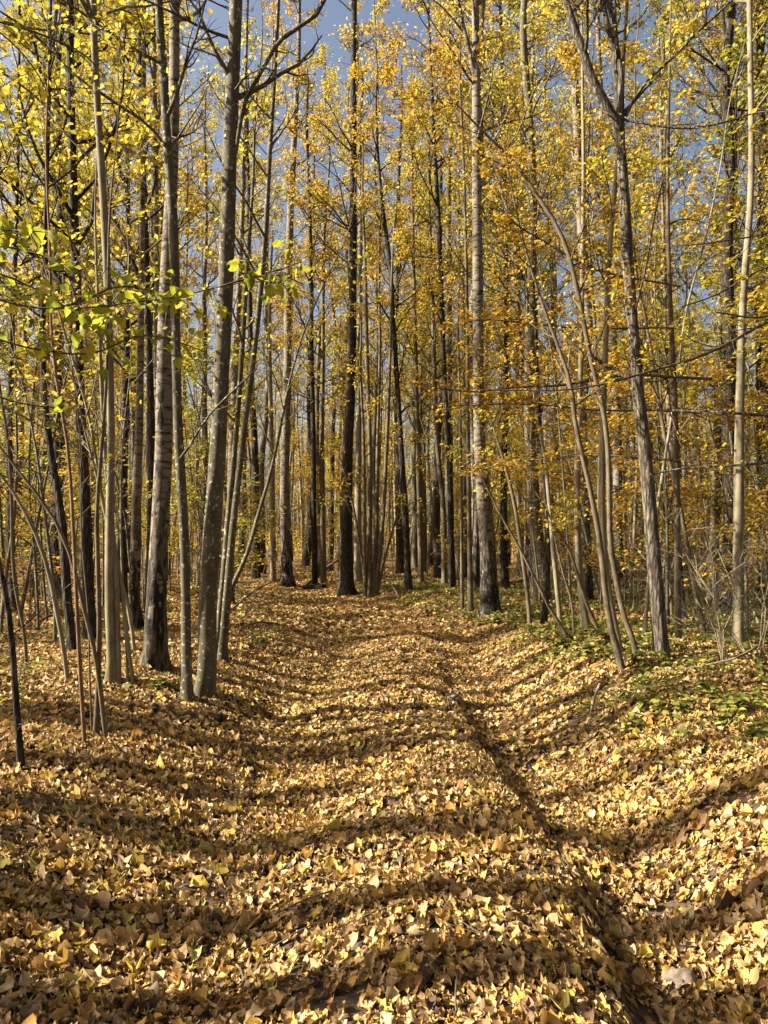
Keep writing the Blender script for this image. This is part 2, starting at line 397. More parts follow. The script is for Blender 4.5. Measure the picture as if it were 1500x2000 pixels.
def scatter(y0, y1, dens, g, wx=.62, pad=.5):
    A = wx * (y1 ** 2 - y0 ** 2) + 2 * pad * (y1 - y0); n = int(A * dens)
    y = np.sqrt(g.uniform(y0 ** 2, y1 ** 2, int(n * 1.0))); x = g.uniform(-1, 1, len(y)) * (wx * y + pad)
    k = litter_keep(x, y, g); return x[k], y[k]
def litter_tint(n, x, y, g):
    t = g.beta(1.7, 1.7, n)
    u = g.random(n)
    t = np.where(u < .20, g.uniform(.66, .9, n), t); t = np.where(u > .955, g.uniform(.9, .96, n), t); t = np.where(u > .985, .97, t)
    return np.clip(t, 0, 1)
g = np.random.default_rng(11)
fl = MB()
tp_near = [leaf_grid(7, 5, g.uniform(.26, .52), i % 3, g) for i in range(26)]
x, y = scatter(1.4, 5.6, 3500, g, .58, .3)
which = g.integers(0, len(tp_near), len(x))
for i, tp in enumerate(tp_near):
    s = which == i; n = s.sum(); xx, yy = x[s], y[s]
    sz = g.lognormal(math.log(.0315), .42, n).clip(.012, .085)
    z = gz(xx, yy) + g.uniform(0.0, .034, n)
    put_leaves(fl, tp, np.stack([xx, yy, z], -1), sz, g, 0, .36, litter_tint(n, xx, yy, g), 0, True)
x, y = scatter(1.4, 7.0, 12, g, .58, .3)          # larger maple leaves lying on top
n = len(x); vm, fm = leaf_maple(); vm = vm - np.array([0, .5, 0]); vm[:, 2] = g.normal(0, .05, len(vm)) + .25 * vm[:, 0] ** 2
put_leaves(fl, (vm, fm), np.stack([x, y, gz(x, y) + g.uniform(.02, .045, n)], -1), g.uniform(.05, .08, n), g, 0, .35, np.where(g.random(n) < .6, g.uniform(.84, .96, n), g.uniform(.3, .6, n)), 0, True)
x, y = scatter(5.6, 12.5, 1800, g, .58, .6)
tp_mid = [leaf_grid(4, 3, g.uniform(.34, .5), i % 2, g) for i in range(10)]
which = g.integers(0, len(tp_mid), len(x))
for i, tp in enumerate(tp_mid):
    s = which == i; n = s.sum(); xx, yy = x[s], y[s]
    z = gz(xx, yy) + g.uniform(0.002, .035, n)
    put_leaves(fl, tp, np.stack([xx, yy, z], -1), g.lognormal(math.log(.044), .28, n).clip(.025, .09), g, 1, .45, litter_tint(n, xx, yy, g), 0, True)
x, y = scatter(12.5, 42, 300, g, .60, 2)
n = len(x); z = gz(x, y) + g.uniform(.005, .05, n)
v_, f_ = leaf_small(); v_ = v_ * np.array([1.4, 1, 3])
put_leaves(fl, (v_, f_), np.stack([x, y, z], -1), g.uniform(.055, .11, n), g, 1, .4, litter_tint(n, x, y, g), 0)
litter = fl.build('fallen_leaves', [L_LIT, L_LITF]); tag(litter, 'dry yellow and tan fallen leaves covering the forest track', 'leaves', kind='stuff')

# ------------------------------------------------------------------ tree building
def smooth_poly(P, Rr, step):
    P = np.asarray(P, float); Rr = np.asarray(Rr, float)
    d = np.concatenate([[0], np.cumsum(np.linalg.norm(np.diff(P, axis=0), axis=1))])
    n = max(6, int(d[-1] / step)); t = np.linspace(0, d[-1], n)
    out = np.empty((n, 3))
    m = np.gradient(P, d, axis=0)
    i = np.clip(np.searchsorted(d, t, side='right') - 1, 0, len(d) - 2); hh = (d[i + 1] - d[i]); u = ((t - d[i]) / hh)[:, None]; hh = hh[:, None]
    out = (2 * u**3 - 3 * u**2 + 1) * P[i] + (u**3 - 2 * u**2 + u) * hh * m[i] + (-2 * u**3 + 3 * u**2) * P[i + 1] + (u**3 - u**2) * hh * m[i + 1]
    return out, np.interp(t, d, Rr)
LEAF = {'small': leaf_small(), 'oval': leaf_oval(), 'maple': leaf_maple()}
class Stem:      # world-space stem from pixels
    pass
def trace(pts, Y0=None, lean=0.0, top=4.0, foot=True):
    b = ground_at(pts[0][0], pts[0][1]) if Y0 is None else at(pts[0][0], pts[0][1], Y0)
    Yb = b[1]; P = []; Rr = []
    for (x, y, w) in pts:
        zf = at(x, y, Yb)[2]
        Y = Yb + lean * max(0, zf - b[2])
        p = at(x, y, Y); P.append(p); Rr.append(max(w, 1.5) / 2 / F * Y)
    P = np.array(P); Rr = np.array(Rr)
    if pts[-1][1] <= 5 and top > 0:
        d = P[-1] - P[-2]; d /= np.linalg.norm(d); d = d * .75 + np.array([0, 0, .25]); r = Rr[-1]
        P = np.vstack([P, P[-1] + d * top * .5, P[-1] + d * top + np.array([.1, .1, 0])]); Rr = np.concatenate([Rr, [r * .6, r * .15]])
    elif top > 0:
        d = P[-1] - P[-2]; d /= np.linalg.norm(d); r = Rr[-1]
        P = np.vstack([P, P[-1] + d * .8 + np.array([.05, 0, 0]), P[-1] + d * 1.5 + np.array([-.08, .1, .4])]); Rr = np.concatenate([Rr, [r * .55, r * .1]])
    if foot:
        d = P[0] - P[1]; d /= np.linalg.norm(d)
        P = np.vstack([P[0] + np.array([0, 0, -.25]), P]); Rr = np.concatenate([[Rr[0] * 1.12], Rr])
    return b, P, Rr
def leaves_on(mb, Q, q, size, g, mat=1, tpl='small', spread=.08, tilt=.5, t0=.25, tr=(0, 1)):
    if q <= 0 or len(Q) == 0: return
    pos, _ = interp_poly(Q, g.uniform(t0, 1, (len(Q), q)))
    pos = pos.reshape(-1, 3) + g.normal(0, spread, (len(Q) * q, 3)) * np.array([1, 1, .6])
    n = len(pos)
    put_leaves(mb, LEAF[tpl], pos, g.uniform(.75, 1.25, n) * size, g, mat, tilt, tint=g.uniform(tr[0], tr[1], n))
def make_tree(root_loc, stems, barkm, g, sides=10, limbs=10, zlo=.35, zhi=.97, Ll=2.2, ang=(35, 65), up=.5, twigs=5, sub=3,
              leaf=None, lq=6, ls=.07, spread=.09, tpl='small', rough=.03, name='tree', trunk_name='trunk', extra=(), wood_sides=4, min_r=.003,
              flat=0., trange=(0, 1), tilt=.5, tl=.38, lmax=.03, split=False):
    """returns Empty > trunk (stem and limbs), crown (twigs and leaves)"""
    root = empty(name, root_loc); rl = np.array(root_loc)
    tm = MB(); cm = MB(); first = True; has_crown = False
    for (P, Rr) in stems:
        Pl, Rl = smooth_poly(P - rl, Rr, .22)
        tv, tf = tubes(Pl, Rl, sides, rough)
        if Rl[0] > .05:
            zz_ = tv[:, 2]; k_ = np.clip(1 - (zz_ + .02) / .42, 0, 1) ** 2
            ax = np.stack([np.interp(zz_, Pl[:, 2], Pl[:, 0]), np.interp(zz_, Pl[:, 2], Pl[:, 1])], -1); dd = tv[:, :2] - ax
            th = np.arctan2(dd[:, 1], dd[:, 0]); tv[:, :2] = ax + dd * (1 + k_ * (.12 + .22 * np.sin(4 * th + Rl[0] * 90) + .15 * np.sin(7 * th)))[:, None]
        if split and len(tm.v): tm.build('stem', [barkm], root); tm = MB()
        tm.add(tv, tf)
        if limbs > 0:
            Q, QR, ln = grow(Pl[None], Rl[None], limbs, zlo, zhi, Ll, ang, up, .55, lmax, 7, .14, g, flat)
            tm.add(*tubes(Q, np.maximum(QR, min_r), wood_sides))
            if twigs:
                T1, T1R, l1 = grow(Q, QR, twigs, .2, .98, ln * .45, (25, 60), up * .4, .6, .012, 5, .16, g, flat)
                cm.add(*tubes(T1, np.maximum(T1R, min_r * .7), 3), 0); has_crown = True
                if sub:
                    T2, T2R, l2 = grow(T1, T1R, sub, .2, .98, l1 * .55, (25, 60), .1, .6, .006, 4, .16, g, flat)
                    cm.add(*tubes(T2, np.maximum(T2R, min_r * .5), 3), 0)
                    if leaf: leaves_on(cm, T2, lq, ls, g, 1, tpl, spread, tilt, tr=trange)
                elif leaf: leaves_on(cm, T1, lq, ls, g, 1, tpl, spread, tilt, tr=trange)
    for (P, Rr, tw, q) in extra:                       # traced limbs with their own twigs
        Pl, Rl = smooth_poly(P - rl, Rr, .15); tm.add(*tubes(Pl, Rl, 6, .02))
        if tw:
            T1, T1R, l1 = grow(Pl[None], Rl[None], tw, .12, .98, .55, (25, 65), .3, .6, .01, 6, .16, g, .4)
            T2, T2R, l2 = grow(T1, T1R, 3, .2, .98, l1 * .5, (25, 60), .1, .6, .006, 4, .16, g, .4)
            cm.add(*tubes(T1, np.maximum(T1R, .0018), 3), 0); cm.add(*tubes(T2, np.maximum(T2R, .0012), 3), 0); has_crown = True
            if leaf and q: leaves_on(cm, T2, q, ls, g, 1, tpl, spread * .5, tilt, tr=trange)
    tm.build('stem' if split else trunk_name, [barkm], root)
    if has_crown: cm.build('crown', [B_TWIG] + ([leaf] if leaf else []), root)
    return root

def limb_px(pts, Y, Y2=None):
    n = len(pts); Y2 = Y if Y2 is None else Y2; P = []; Rr = []
    for i, (x, y, w) in enumerate(pts):
        yy = Y + (Y2 - Y) * i / (n - 1); P.append(at(x, y, yy)); Rr.append(w / 2 / F * yy)
    return np.array(P), np.array(Rr)

# name, bark, pixel polyline, label, category, options
TR = [
 ('young_tree', 'smooth', [(398,1362,42),(403,1325,37),(405,1200,35),(413,1050,34),(424,900,33),(431,760,31),(437,650,30),(444,450,29),(449,300,28),(455,150,27),(461,0,26)],
  'thick smooth grey green trunk with pale lichen flecks, left of the track', dict(limbs=9, zlo=.45, Ll=1.6, top=5)),
 ('young_tree', 'smooth', [(366,1372,24),(365,1340,21),(363,1180,19),(361,1080,19),(355,960,19),(349,860,18),(346,760,17),(343,640,18),(341,520,19),(336,400,20),(326,270,18),(320,150,17),(313,60,16),(310,0,16)],
  'slimmer wavy smooth trunk touching the thick lichened trunk at its foot', dict(limbs=9, zlo=.45, Ll=1.5, top=4)),
 ('birch_tree', 'birch', [(300,1308,58),(303,1270,46),(305,1180,38),(311,1050,34),(319,900,35),(321,760,33),(324,600,28),(333,400,24),(340,200,22),(341,0,20)],
  'big birch with black cracked foot behind the two smooth trunks', dict(limbs=12, zlo=.5, Ll=2.0, top=6, leaf=L_GOLD, lq=3, ls=.06)),
 ('birch_tree', 'birch', [(266,1232,30),(263,1190,22),(265,1080,20),(267,960,18),(272,830,16),(274,700,13),(277,500,11),(280,250,9),(282,0,8)],
  'slender birch with black foot between the pale slim stems and the big birch', dict(limbs=12, Ll=2.0, leaf=L_GOLD, lq=4, ls=.07)),
 ('dark_trunk_tree', 'dark', [(292,1195,24),(294,1120,19),(297,960,17),(294,760,14),(289,620,13),(284,450,12),(277,250,10),(272,0,9)],
  'dark straight trunk hidden at its foot by the big birch', dict(limbs=14, Ll=2.2, leaf=L_GOLD, lq=4, ls=.08)),
 ('birch_tree', 'birch', [(306,1180,13),(306,900,12),(307,700,12),(305,450,11),(303,250,10),(301,120,9),(300,0,8)],
  'thin speckled birch rising just left of the big birch top', dict(limbs=12, Ll=2.0, leaf=L_YEL, lq=4, ls=.07)),
 ('young_tree', 'dark', [(142,1274,18),(138,1230,17),(132,1180,17),(127,1100,17),(120,1010,15),(107,930,14),(96,860,13),(86,770,12),(84,640,10),(87,500,9),(92,330,8),(97,150,7),(99,0,6)],
  'leaning brown trunk with torn bark near its foot on the left', dict(limbs=14, Ll=1.8, leaf=L_GRN, lq=3, ls=.08, bark2='red')),
 ('dark_trunk_tree', 'dark', [(178,1250,30),(175,1200,24),(171,1100,22),(165,950,20),(157,800,19),(153,650,18),(147,480,17),(141,300,16),(138,150,15),(137,0,14)],
  'tall thick dark trunk behind the thin stems on the left', dict(limbs=18, Ll=2.6, leaf=L_GRN, lq=8, ls=.10, tpl='maple')),
 ('birch_tree', 'birch', [(561,1146,38),(560,1125,25),(558,1060,21),(556,960,18),(558,850,17),(561,740,16),(563,560,15),(569,380,14),(577,230,11),(583,110,9),(585,0,7)],
  'straight birch with wide dark foot at the left edge where the track bends', dict(limbs=22, zlo=.45, Ll=2.6, leaf=L_GOLD, lq=7, ls=.09)),
 ('dark_trunk_tree', 'dark', [(678,1165,42),(677,1140,31),(676,1067,26),(678,900,22),(684,790,19),(688,640,16),(690,400,15),(690,200,13),(691,80,12),(692,0,11)],
  'tall dark trunk with flared foot standing at the end of the track', dict(limbs=22, zlo=.45, Ll=2.8, leaf=L_GOLD, lq=5, ls=.09)),
 ('young_tree', 'pale', [(700,1134,16),(699,1000,14),(700,900,12),(702,700,10),(704,450,8),(706,200,6)],
  'pale trunk right behind the tall dark trunk at the track end', dict(limbs=14, Ll=2.2, leaf=L_GOLD, lq=6, ls=.09)),
 ('dark_trunk_tree', 'dark', [(798,1154,18),(796,1110,14),(793,1030,13),(787,930,11),(779,800,10),(769,650,10),(762,520,9),(747,400,7),(738,300,6),(735,180,4)],
  'dark trunk bending slightly left between the stem clump and the big birch', dict(limbs=16, Ll=2.2, leaf=L_GOLD, lq=6, ls=.09)),
 ('dark_trunk_tree', 'dark', [(615,1140,12),(613,1000,11),(612,850,10),(609,700,9),(606,450,7),(600,200,5)],
  'thin dark trunk behind the dark log on the ground', dict(limbs=16, Ll=2.2, leaf=L_GOLD, lq=7, ls=.10)),
 ('young_tree', 'tan', [(632,1138,13),(630,1000,11),(629,850,9),(631,700,8),(634,450,6)],
  'brown trunk immediately right of the thin dark trunk behind the log', dict(limbs=12, Ll=2.0, leaf=L_GOLD, lq=6, ls=.10)),
 ('young_tree', 'pale', [(533,1136,12),(532,1000,11),(530,850,10),(527,700,8),(530,500,6)],
  'pale slim trunk just left of the birch at the track bend', dict(limbs=12, Ll=1.9, leaf=L_GOLD, lq=5, ls=.09)),
 ('dark_trunk_tree', 'dark', [(500,1130,18),(499,1000,15),(498,880,14),(492,760,12),(488,600,10),(486,400,8),(484,200,6)],
  'dark rough trunk behind the leaning stems left of the track', dict(limbs=14, Ll=2.2, leaf=L_YEL, lq=6, ls=.09)),
 ('young_tree', 'tan', [(822,1140,12),(820,1000,11),(816,850,9),(812,700,8),(808,500,6),(806,300,4)],
  'sunlit brown trunk standing back, right of the bent dark trunk', dict(limbs=14, Ll=2.0, leaf=L_YEL, lq=6, ls=.10)),
 ('dark_trunk_tree', 'dark', [(884,1153,15),(881,1060,12),(879,940,12),(874,850,11),(868,740,10),(863,600,10),(855,400,9),(848,280,8),(841,120,6),(836,0,5)],
  'slim black trunk left of the big black-footed birch on the right', dict(limbs=20, Ll=2.4, leaf=L_GOLD, lq=6, ls=.09)),
 ('young_tree', 'tan', [(868,1142,12),(866,1000,11),(853,850,9),(848,700,8),(842,500,6),(838,300,5)],
  'brown trunk just left of the slim black trunk', dict(limbs=14, Ll=2.2, leaf=L_GOLD, lq=6, ls=.10)),
 ('birch_tree', 'birch', [(958,1206,52),(956,1170,38),(952,1090,29),(945,1000,26),(938,900,24),(935,800,23),(934,650,21),(932,450,21),(931,300,19),(930,150,17),(928,0,15)],
  'big birch with black flared foot at the right edge of the track', dict(limbs=14, zlo=.45, Ll=2.0, top=6, leaf=L_YEL, lq=3, ls=.07)),
 ('sapling', 'tan', [(919,1198,13),(918,1120,11),(916,980,9),(914,820,8),(913,650,7),(910,480,6),(905,300,5),(898,120,4)],
  'slim brown sapling standing close left of the big black-footed birch', dict(limbs=10, Ll=1.2, leaf=L_GOLD, lq=2, ls=.06)),
 ('sapling', 'tan', [(903,1195,8),(902,1100,7),(901,950,6),(899,800,5),(895,600,4)],
  'thinnest upright sapling left of the big black-footed birch', dict(limbs=8, Ll=1.0, leaf=L_GOLD, lq=2, ls=.06)),
 ('dark_trunk_tree', 'dark', [(986,1153,18),(984,1060,15),(984,900,13),(988,740,11),(989,600,10),(986,400,10),(984,250,9),(980,100,7),(976,0,6)],
  'dark trunk rising right behind the big black-footed birch', dict(limbs=20, Ll=2.6, leaf=L_GRN, lq=8, ls=.10, tpl='maple')),
 ('young_tree', 'red', [(1030,1137,12),(1028,980,10),(1022,800,8),(1016,650,7),(1010,450,5)],
  'reddish brown slim trunk in the middle distance right of the birch', dict(limbs=14, Ll=2.0, leaf=L_GOLD, lq=8, ls=.10)),
 ('sapling', 'tan', [(1036,1234,9),(1030,1160,8),(1018,1070,8),(1004,980,7),(992,930,6),(978,880,5),(962,830,4),(948,780,4)],
  'thin sapling leaning left towards the big black-footed birch', dict(limbs=8, Ll=.9, leaf=L_ORG, lq=4, ls=.055)),
 ('dark_trunk_tree', 'dark', [(1061,1224,15),(1068,1160,12),(1070,1090,10),(1066,980,9),(1058,880,8),(1052,780,7),(1046,640,6),(1040,500,4)],
  'dark crooked slim trunk between the birch and the snapped pale stem', dict(limbs=10, Ll=1.2, leaf=L_ORG, lq=5, ls=.06)),
 ('snapped_stem', 'pale', [(1094,1222,10),(1088,1150,9),(1082,1090,9),(1076,1020,8),(1069,940,8),(1062,880,7),(1052,834,5)],
  'pale thin dead stem snapped off at the top, right of the birch', dict(limbs=3, Ll=.4, twigs=2, sub=0)),
 ('young_tree', 'pale', [(1145,1235,19),(1140,1190,15),(1131,1110,14),(1128,1000,13),(1128,920,12),(1131,820,11),(1135,700,10),(1138,500,9),(1140,350,8),(1138,175,6),(1136,0,4)],
  'straight pale trunk left of the leaning forked stems on the right', dict(limbs=14, Ll=1.4, leaf=L_YEL, lq=3, ls=.07)),
 ('leaning_sapling', 'tan', [(1216,1314,15),(1206,1270,14),(1192,1220,13),(1182,1150,12),(1172,1060,11),(1158,980,10),(1140,900,9),(1126,840,9),(1112,740,8),(1095,690,7),(1062,600,6),(1030,500,5),(1012,430,4)],
  'slender stem leaning left, nearest of the stems beside the rough-barked trunk', dict(limbs=10, Ll=1.0, leaf=L_ORG, lq=4, ls=.05)),
 ('young_tree', 'pale', [(1208,1280,20),(1196,1200,15),(1184,1130,14),(1177,1040,13),(1176,900,12),(1180,750,11),(1184,640,11),(1192,470,10),(1203,350,9),(1213,230,9),(1218,100,8),(1225,0,7)],
  'bright pale stem running up across the fork of the rough-barked trunk', dict(limbs=10, Ll=1.1, leaf=L_YEL, lq=2, ls=.06)),
 ('young_tree', 'tan', [(1246,1286,12),(1236,1250,11),(1218,1200,11),(1205,1140,11),(1193,1070,11),(1190,960,10),(1186,860,10),(1174,780,9),(1158,720,9),(1144,650,9),(1126,560,9),(1105,480,9),(1075,420,8),(1050,383,8),(1000,311,7),(962,275,5)],
  'crooked stem arching left in its upper half with orange leaves', dict(limbs=14, Ll=1.2, leaf=L_ORG, lq=5, ls=.055)),
 ('birch_tree', 'birch', [(1212,1152,22),(1207,1050,18),(1206,900,18),(1203,780,18),(1198,680,16),(1187,500,14),(1180,330,12),(1172,150,10),(1166,0,8)],
  'birch partly hidden behind the pale stem and the rough-barked trunk', dict(limbs=18, Ll=2.4, leaf=L_YEL, lq=7, ls=.09)),
 ('birch_tree', 'birch', [(1334,1214,17),(1330,1150,12),(1325,1060,11),(1319,950,10),(1306,800,9),(1300,650,8),(1296,450,6),(1290,200,4)],
  'small birch with dark foot standing right of the rough-barked trunk', dict(limbs=14, Ll=1.8, leaf=L_GOLD, lq=7, ls=.08)),
 ('leaning_sapling', 'tan', [(1376,1243,12),(1364,1180,10),(1352,1120,9),(1340,1050,8),(1326,980,8),(1302,870,7),(1280,740,6),(1264,640,5),(1248,560,4)],
  'thin brown sapling leaning left between the small birch and the pale column trunk', dict(limbs=12, Ll=1.2, leaf=L_YEL, lq=5, ls=.07)),
 ('young_tree', 'pale', [(1442,1262,26),(1442,1230,21),(1442,1100,20),(1443,950,19),(1445,800,17),(1448,680,15),(1454,550,13),(1464,420,12),(1468,300,12),(1466,150,11),(1464,0,11)],
  'pale smooth column-like trunk near the right edge', dict(limbs=10, zlo=.5, Ll=1.6, leaf=L_YEL, lq=2, ls=.07)),
 ('dark_trunk_tree', 'red', [(1362,1152,28),(1372,1100,23),(1388,1040,21),(1405,970,19),(1415,870,16),(1423,740,14),(1430,560,13),(1434,350,12),(1430,200,11),(1414,105,9),(1402,0,8)],
  'dark leaning tree with reddish upper trunk behind the pale column trunk', dict(limbs=20, Ll=2.6, leaf=L_GOLD, lq=8, ls=.09)),
 ('dark_trunk_tree', 'dark', [(1488,1165,16),(1486,950,14),(1482,750,12),(1482,500,10),(1488,300,9),(1482,100,7),(1480,0,6)],
  'dark trunk at the far right edge behind the pale column trunk', dict(limbs=18, Ll=2.4, leaf=L_GRN, lq=8, ls=.09)),
 ('sapling', 'dark', [(42,1504,16),(38,1450,13),(33,1390,12),(27,1310,12),(24,1260,11),(14,1180,10),(0,1105,9),(-20,1020,8),(-40,900,7),(-60,700,6)],
  'dark thin trunk at the left edge nearest the camera', dict(limbs=16, Ll=.45, twigs=3, sub=0, zlo=.08, ang=(55, 90), up=.1, lmax=.005)),
 ('sapling', 'tan', [(52,1300,6),(46,1230,6),(30,1150,6),(24,1060,7),(22,960,6),(14,850,6),(0,760,5)],
  'thin stem just right of the nearest dark trunk at the left edge', dict(limbs=8, Ll=.8, zlo=.6, leaf=L_GRN, lq=1, ls=.06)),
 ('leaning_sapling', 'pale', [(133,1335,10),(126,1280,9),(116,1220,9),(106,1170,9),(96,1120,8),(84,1080,8),(66,1035,7),(40,985,6),(0,925,5),(-40,880,4)],
  'pale sapling arching left over the forest floor, behind the crossed stems', dict(limbs=8, Ll=.9, zlo=.5, leaf=L_GRN, lq=1, ls=.06)),
 ('sapling', 'red', [(166,1462,8),(160,1370,8),(155,1280,8),(148,1140,7),(140,980,7),(133,880,6),(124,820,6),(110,740,6),(100,640,5),(98,500,5),(90,300,4)],
  'thin reddish sapling standing left of the crossed stems', dict(limbs=10, Ll=.7, zlo=.4, leaf=L_GRN, lq=1, ls=.05)),
 ('young_tree', 'dark', [(28,1190,20),(22,1100,16),(20,980,14),(18,850,12),(22,700,10),(30,500,8),(36,250,6),(38,0,5)],
  'dark trunk standing back at the left edge', dict(limbs=18, Ll=2.2, leaf=L_GRN, lq=9, ls=.09)),
 ('dark_trunk_tree', 'dark', [(238,1180,22),(240,1000,18),(243,850,15),(247,700,13),(250,450,10),(250,200,8)],
  'dark trunk standing back between the pale slim stems and the slender birch', dict(limbs=18, Ll=2.4, leaf=L_YEL, lq=7, ls=.09)),
 ('birch_tree', 'birch', [(448,1180,20),(450,1050,16),(453,900,15),(458,760,13),(464,620,12),(472,450,10),(478,250,8),(482,60,6),(484,0,5)],
  'pale birch behind the leaning stems right of the thick lichened trunk', dict(limbs=16, Ll=2.2, leaf=L_YEL, lq=6, ls=.09)),
]
CLUMPS = [
 ('hazel_clump', 'pale', [[(220,1336,24),(219,1310,19),(214,1150,19),(215,1000,17),(217,850,15),(214,700,15),(209,525,15),(199,340,15),(190,200,14),(184,80,14),(182,0,14)],
   [(232,1338,11),(229,1200,10),(226,1110,10),(216,1000,9),(205,880,9),(198,740,8),(190,560,6),(186,400,4)],
   [(262,1340,8),(254,1290,8),(246,1230,9),(240,1160,8),(226,1080,7),(207,1010,7),(192,940,6),(170,860,4)],
   [(250,1338,5),(243,1200,5),(238,1100,5),(236,980,4),(240,860,3)]],
   'clump of pale slim stems with one tall trunk on the left', 'tree', dict(limbs=8, Ll=1.2, zlo=.5, leaf=L_GRN, lq=1, ls=.06)),
 ('hazel_clump', 'tan', [[(186,1448,13),(189,1390,11),(192,1330,10),(194,1240,10),(191,1100,9),(189,1000,8),(198,880,7),(207,760,6),(210,600,5),(214,420,4)],
   [(207,1445,9),(202,1400,9),(194,1330,9),(184,1270,8),(172,1220,8),(158,1165,8),(148,1120,8),(134,1075,8),(115,1030,7),(84,980,6),(48,936,5),(0,872,4),(-50,820,3)],
   [(180,1450,4),(176,1350,4),(172,1200,3),(160,1060,3)]],
   'two crossed tan stems nearest on the left, one arching away left', 'tree', dict(limbs=8, Ll=.9, zlo=.45, leaf=L_GRN, lq=1, ls=.05)),
 ('hazel_clump', 'smooth', [[(434,1294,20),(438,1230,17),(446,1130,15),(458,1000,13),(470,900,12),(482,800,12),(495,700,11),(507,590,11),(519,450,10),(526,315,9),(537,140,8),(544,0,7)],
   [(424,1292,16),(430,1200,13),(438,1110,12),(447,1000,12),(458,880,11),(468,760,10),(476,640,9),(483,520,8),(494,360,6),(500,200,4)],
   [(440,1290,9),(444,1200,9),(455,1140,9),(478,1095,9),(490,1057,8),(503,1010,8),(524,940,7),(543,860,6),(560,770,5),(588,665,4),(630,560,3)]],
   'clump of leaning stems right of the thick lichened trunk', 'tree', dict(limbs=12, Ll=1.3, leaf=L_YEL, lq=2, ls=.06)),
 ('hazel_clump', 'tan', [[(722,1167,12),(722,1050,10),(723,900,9),(717,700,8),(713,500,6),(708,350,4)],[(729,1167,10),(735,1050,8),(737,900,7),(742,700,6),(742,450,5)],
   [(734,1163,8),(742,1080,8),(749,1000,8),(754,900,7),(762,700,6),(770,450,4)],[(718,1163,6),(705,1080,5),(692,1000,5),(681,950,4),(676,935,3)],
   [(713,1165,8),(712,1000,7),(710,850,6),(704,700,5)],[(738,1163,6),(752,1090,5),(772,1020,4),(795,950,3)]],
   'fan of thin stems growing from one foot at the track end', 'tree', dict(limbs=6, Ll=1.2, leaf=L_GOLD, lq=4, ls=.08)),
 ('hazel_clump', 'tan', [[(1172,1240,7),(1150,1190,7),(1128,1120,6),(1105,1060,5),(1080,1020,4)],[(1110,1246,8),(1080,1200,7),(1050,1140,6),(1020,1080,5),(980,1010,4)],
   [(1120,1240,5),(1118,1180,5),(1100,1120,4)]],
   'low crossing bent stems right of the birch among green plants', 'tree', dict(limbs=5, Ll=.8, leaf=L_YEL, lq=3, ls=.06)),
]
tg = np.random.default_rng(21)
BASES = []
CAT = {'young_tree': 'tree', 'birch_tree': 'birch tree', 'dark_trunk_tree': 'tree', 'sapling': 'sapling', 'leaning_sapling': 'sapling', 'snapped_stem': 'dead stem'}
EXTRA = {
 0: [([(451,75,7),(402,58,6),(350,31,5),(273,-5,4)],8,0), ([(452,335,9),(462,290,8),(470,235,9),(484,185,9),(505,150,9),(550,75,9),(600,42,8),(622,25,8),(637,-5,7)],10,0), ([(449,190,5),(480,150,4),(520,130,3)],4,0)],
 1: [([(326,290,7),(297,252,6),(224,200,6),(147,147,5),(70,70,5),(0,22,4)],12,0), ([(310,122,7),(266,98,6),(217,66,5),(175,35,5),(115,-5,4)],10,0), ([(345,905,6),(372,868,5),(405,815,4),(440,778,4),(500,722,3)],4,0)],
 7: [([(152,482,7),(119,451,7),(87,420,7),(42,378,6),(0,346,5)],10,4)],
 19: [([(945,300,8),(965,340,8),(985,390,7),(996,450,5)],6,4), ([(930,170,8),(915,90,8),(903,40,7),(895,0,6)],6,4)],
}
for i, (nm, bk, pts, lab, opt) in enumerate(TR):
    top = opt.pop('top', 4.0); opt.pop('bark2', None)
    b, P, Rr = trace(pts, lean=0.0 if pts[0][2] > 40 else float(tg.normal(0, .03)), top=top)
    ex = []
    for ep, tw, q in EXTRA.get(i, []):
        p_, r_ = limb_px(ep, b[1], b[1] - .3); ex.append((p_, r_, tw, q))
    opt['limbs'] = int(opt.get('limbs', 10) * (1.5 if b[1] > 13 else 1.15)); dfl = dict(twigs=6 if b[1] > 13 else 5, sides=14 if b[1] < 12 else 9, rough=.03 if bk != 'oak' else .05); dfl.update(opt)
    t = make_tree(tuple(b), [(P, Rr)], BARKS[bk], tg, name=nm, extra=ex, **dfl)
    tag(t, lab, CAT[nm]); BASES.append(b)
for (nm, bk, sts, lab, cat, opt) in CLUMPS:
    st = []; b0 = None
    for s_ in sts:
        b, P, Rr = trace(s_, Y0=None if b0 is None else b0[1], lean=float(tg.normal(0, .05)))
        if b0 is None: b0 = b
        st.append((P, Rr))
    t = make_tree(tuple(b0), st, BARKS[bk], tg, name=nm, sides=10, split=True, **opt); tag(t, lab, cat); BASES.append(b0)

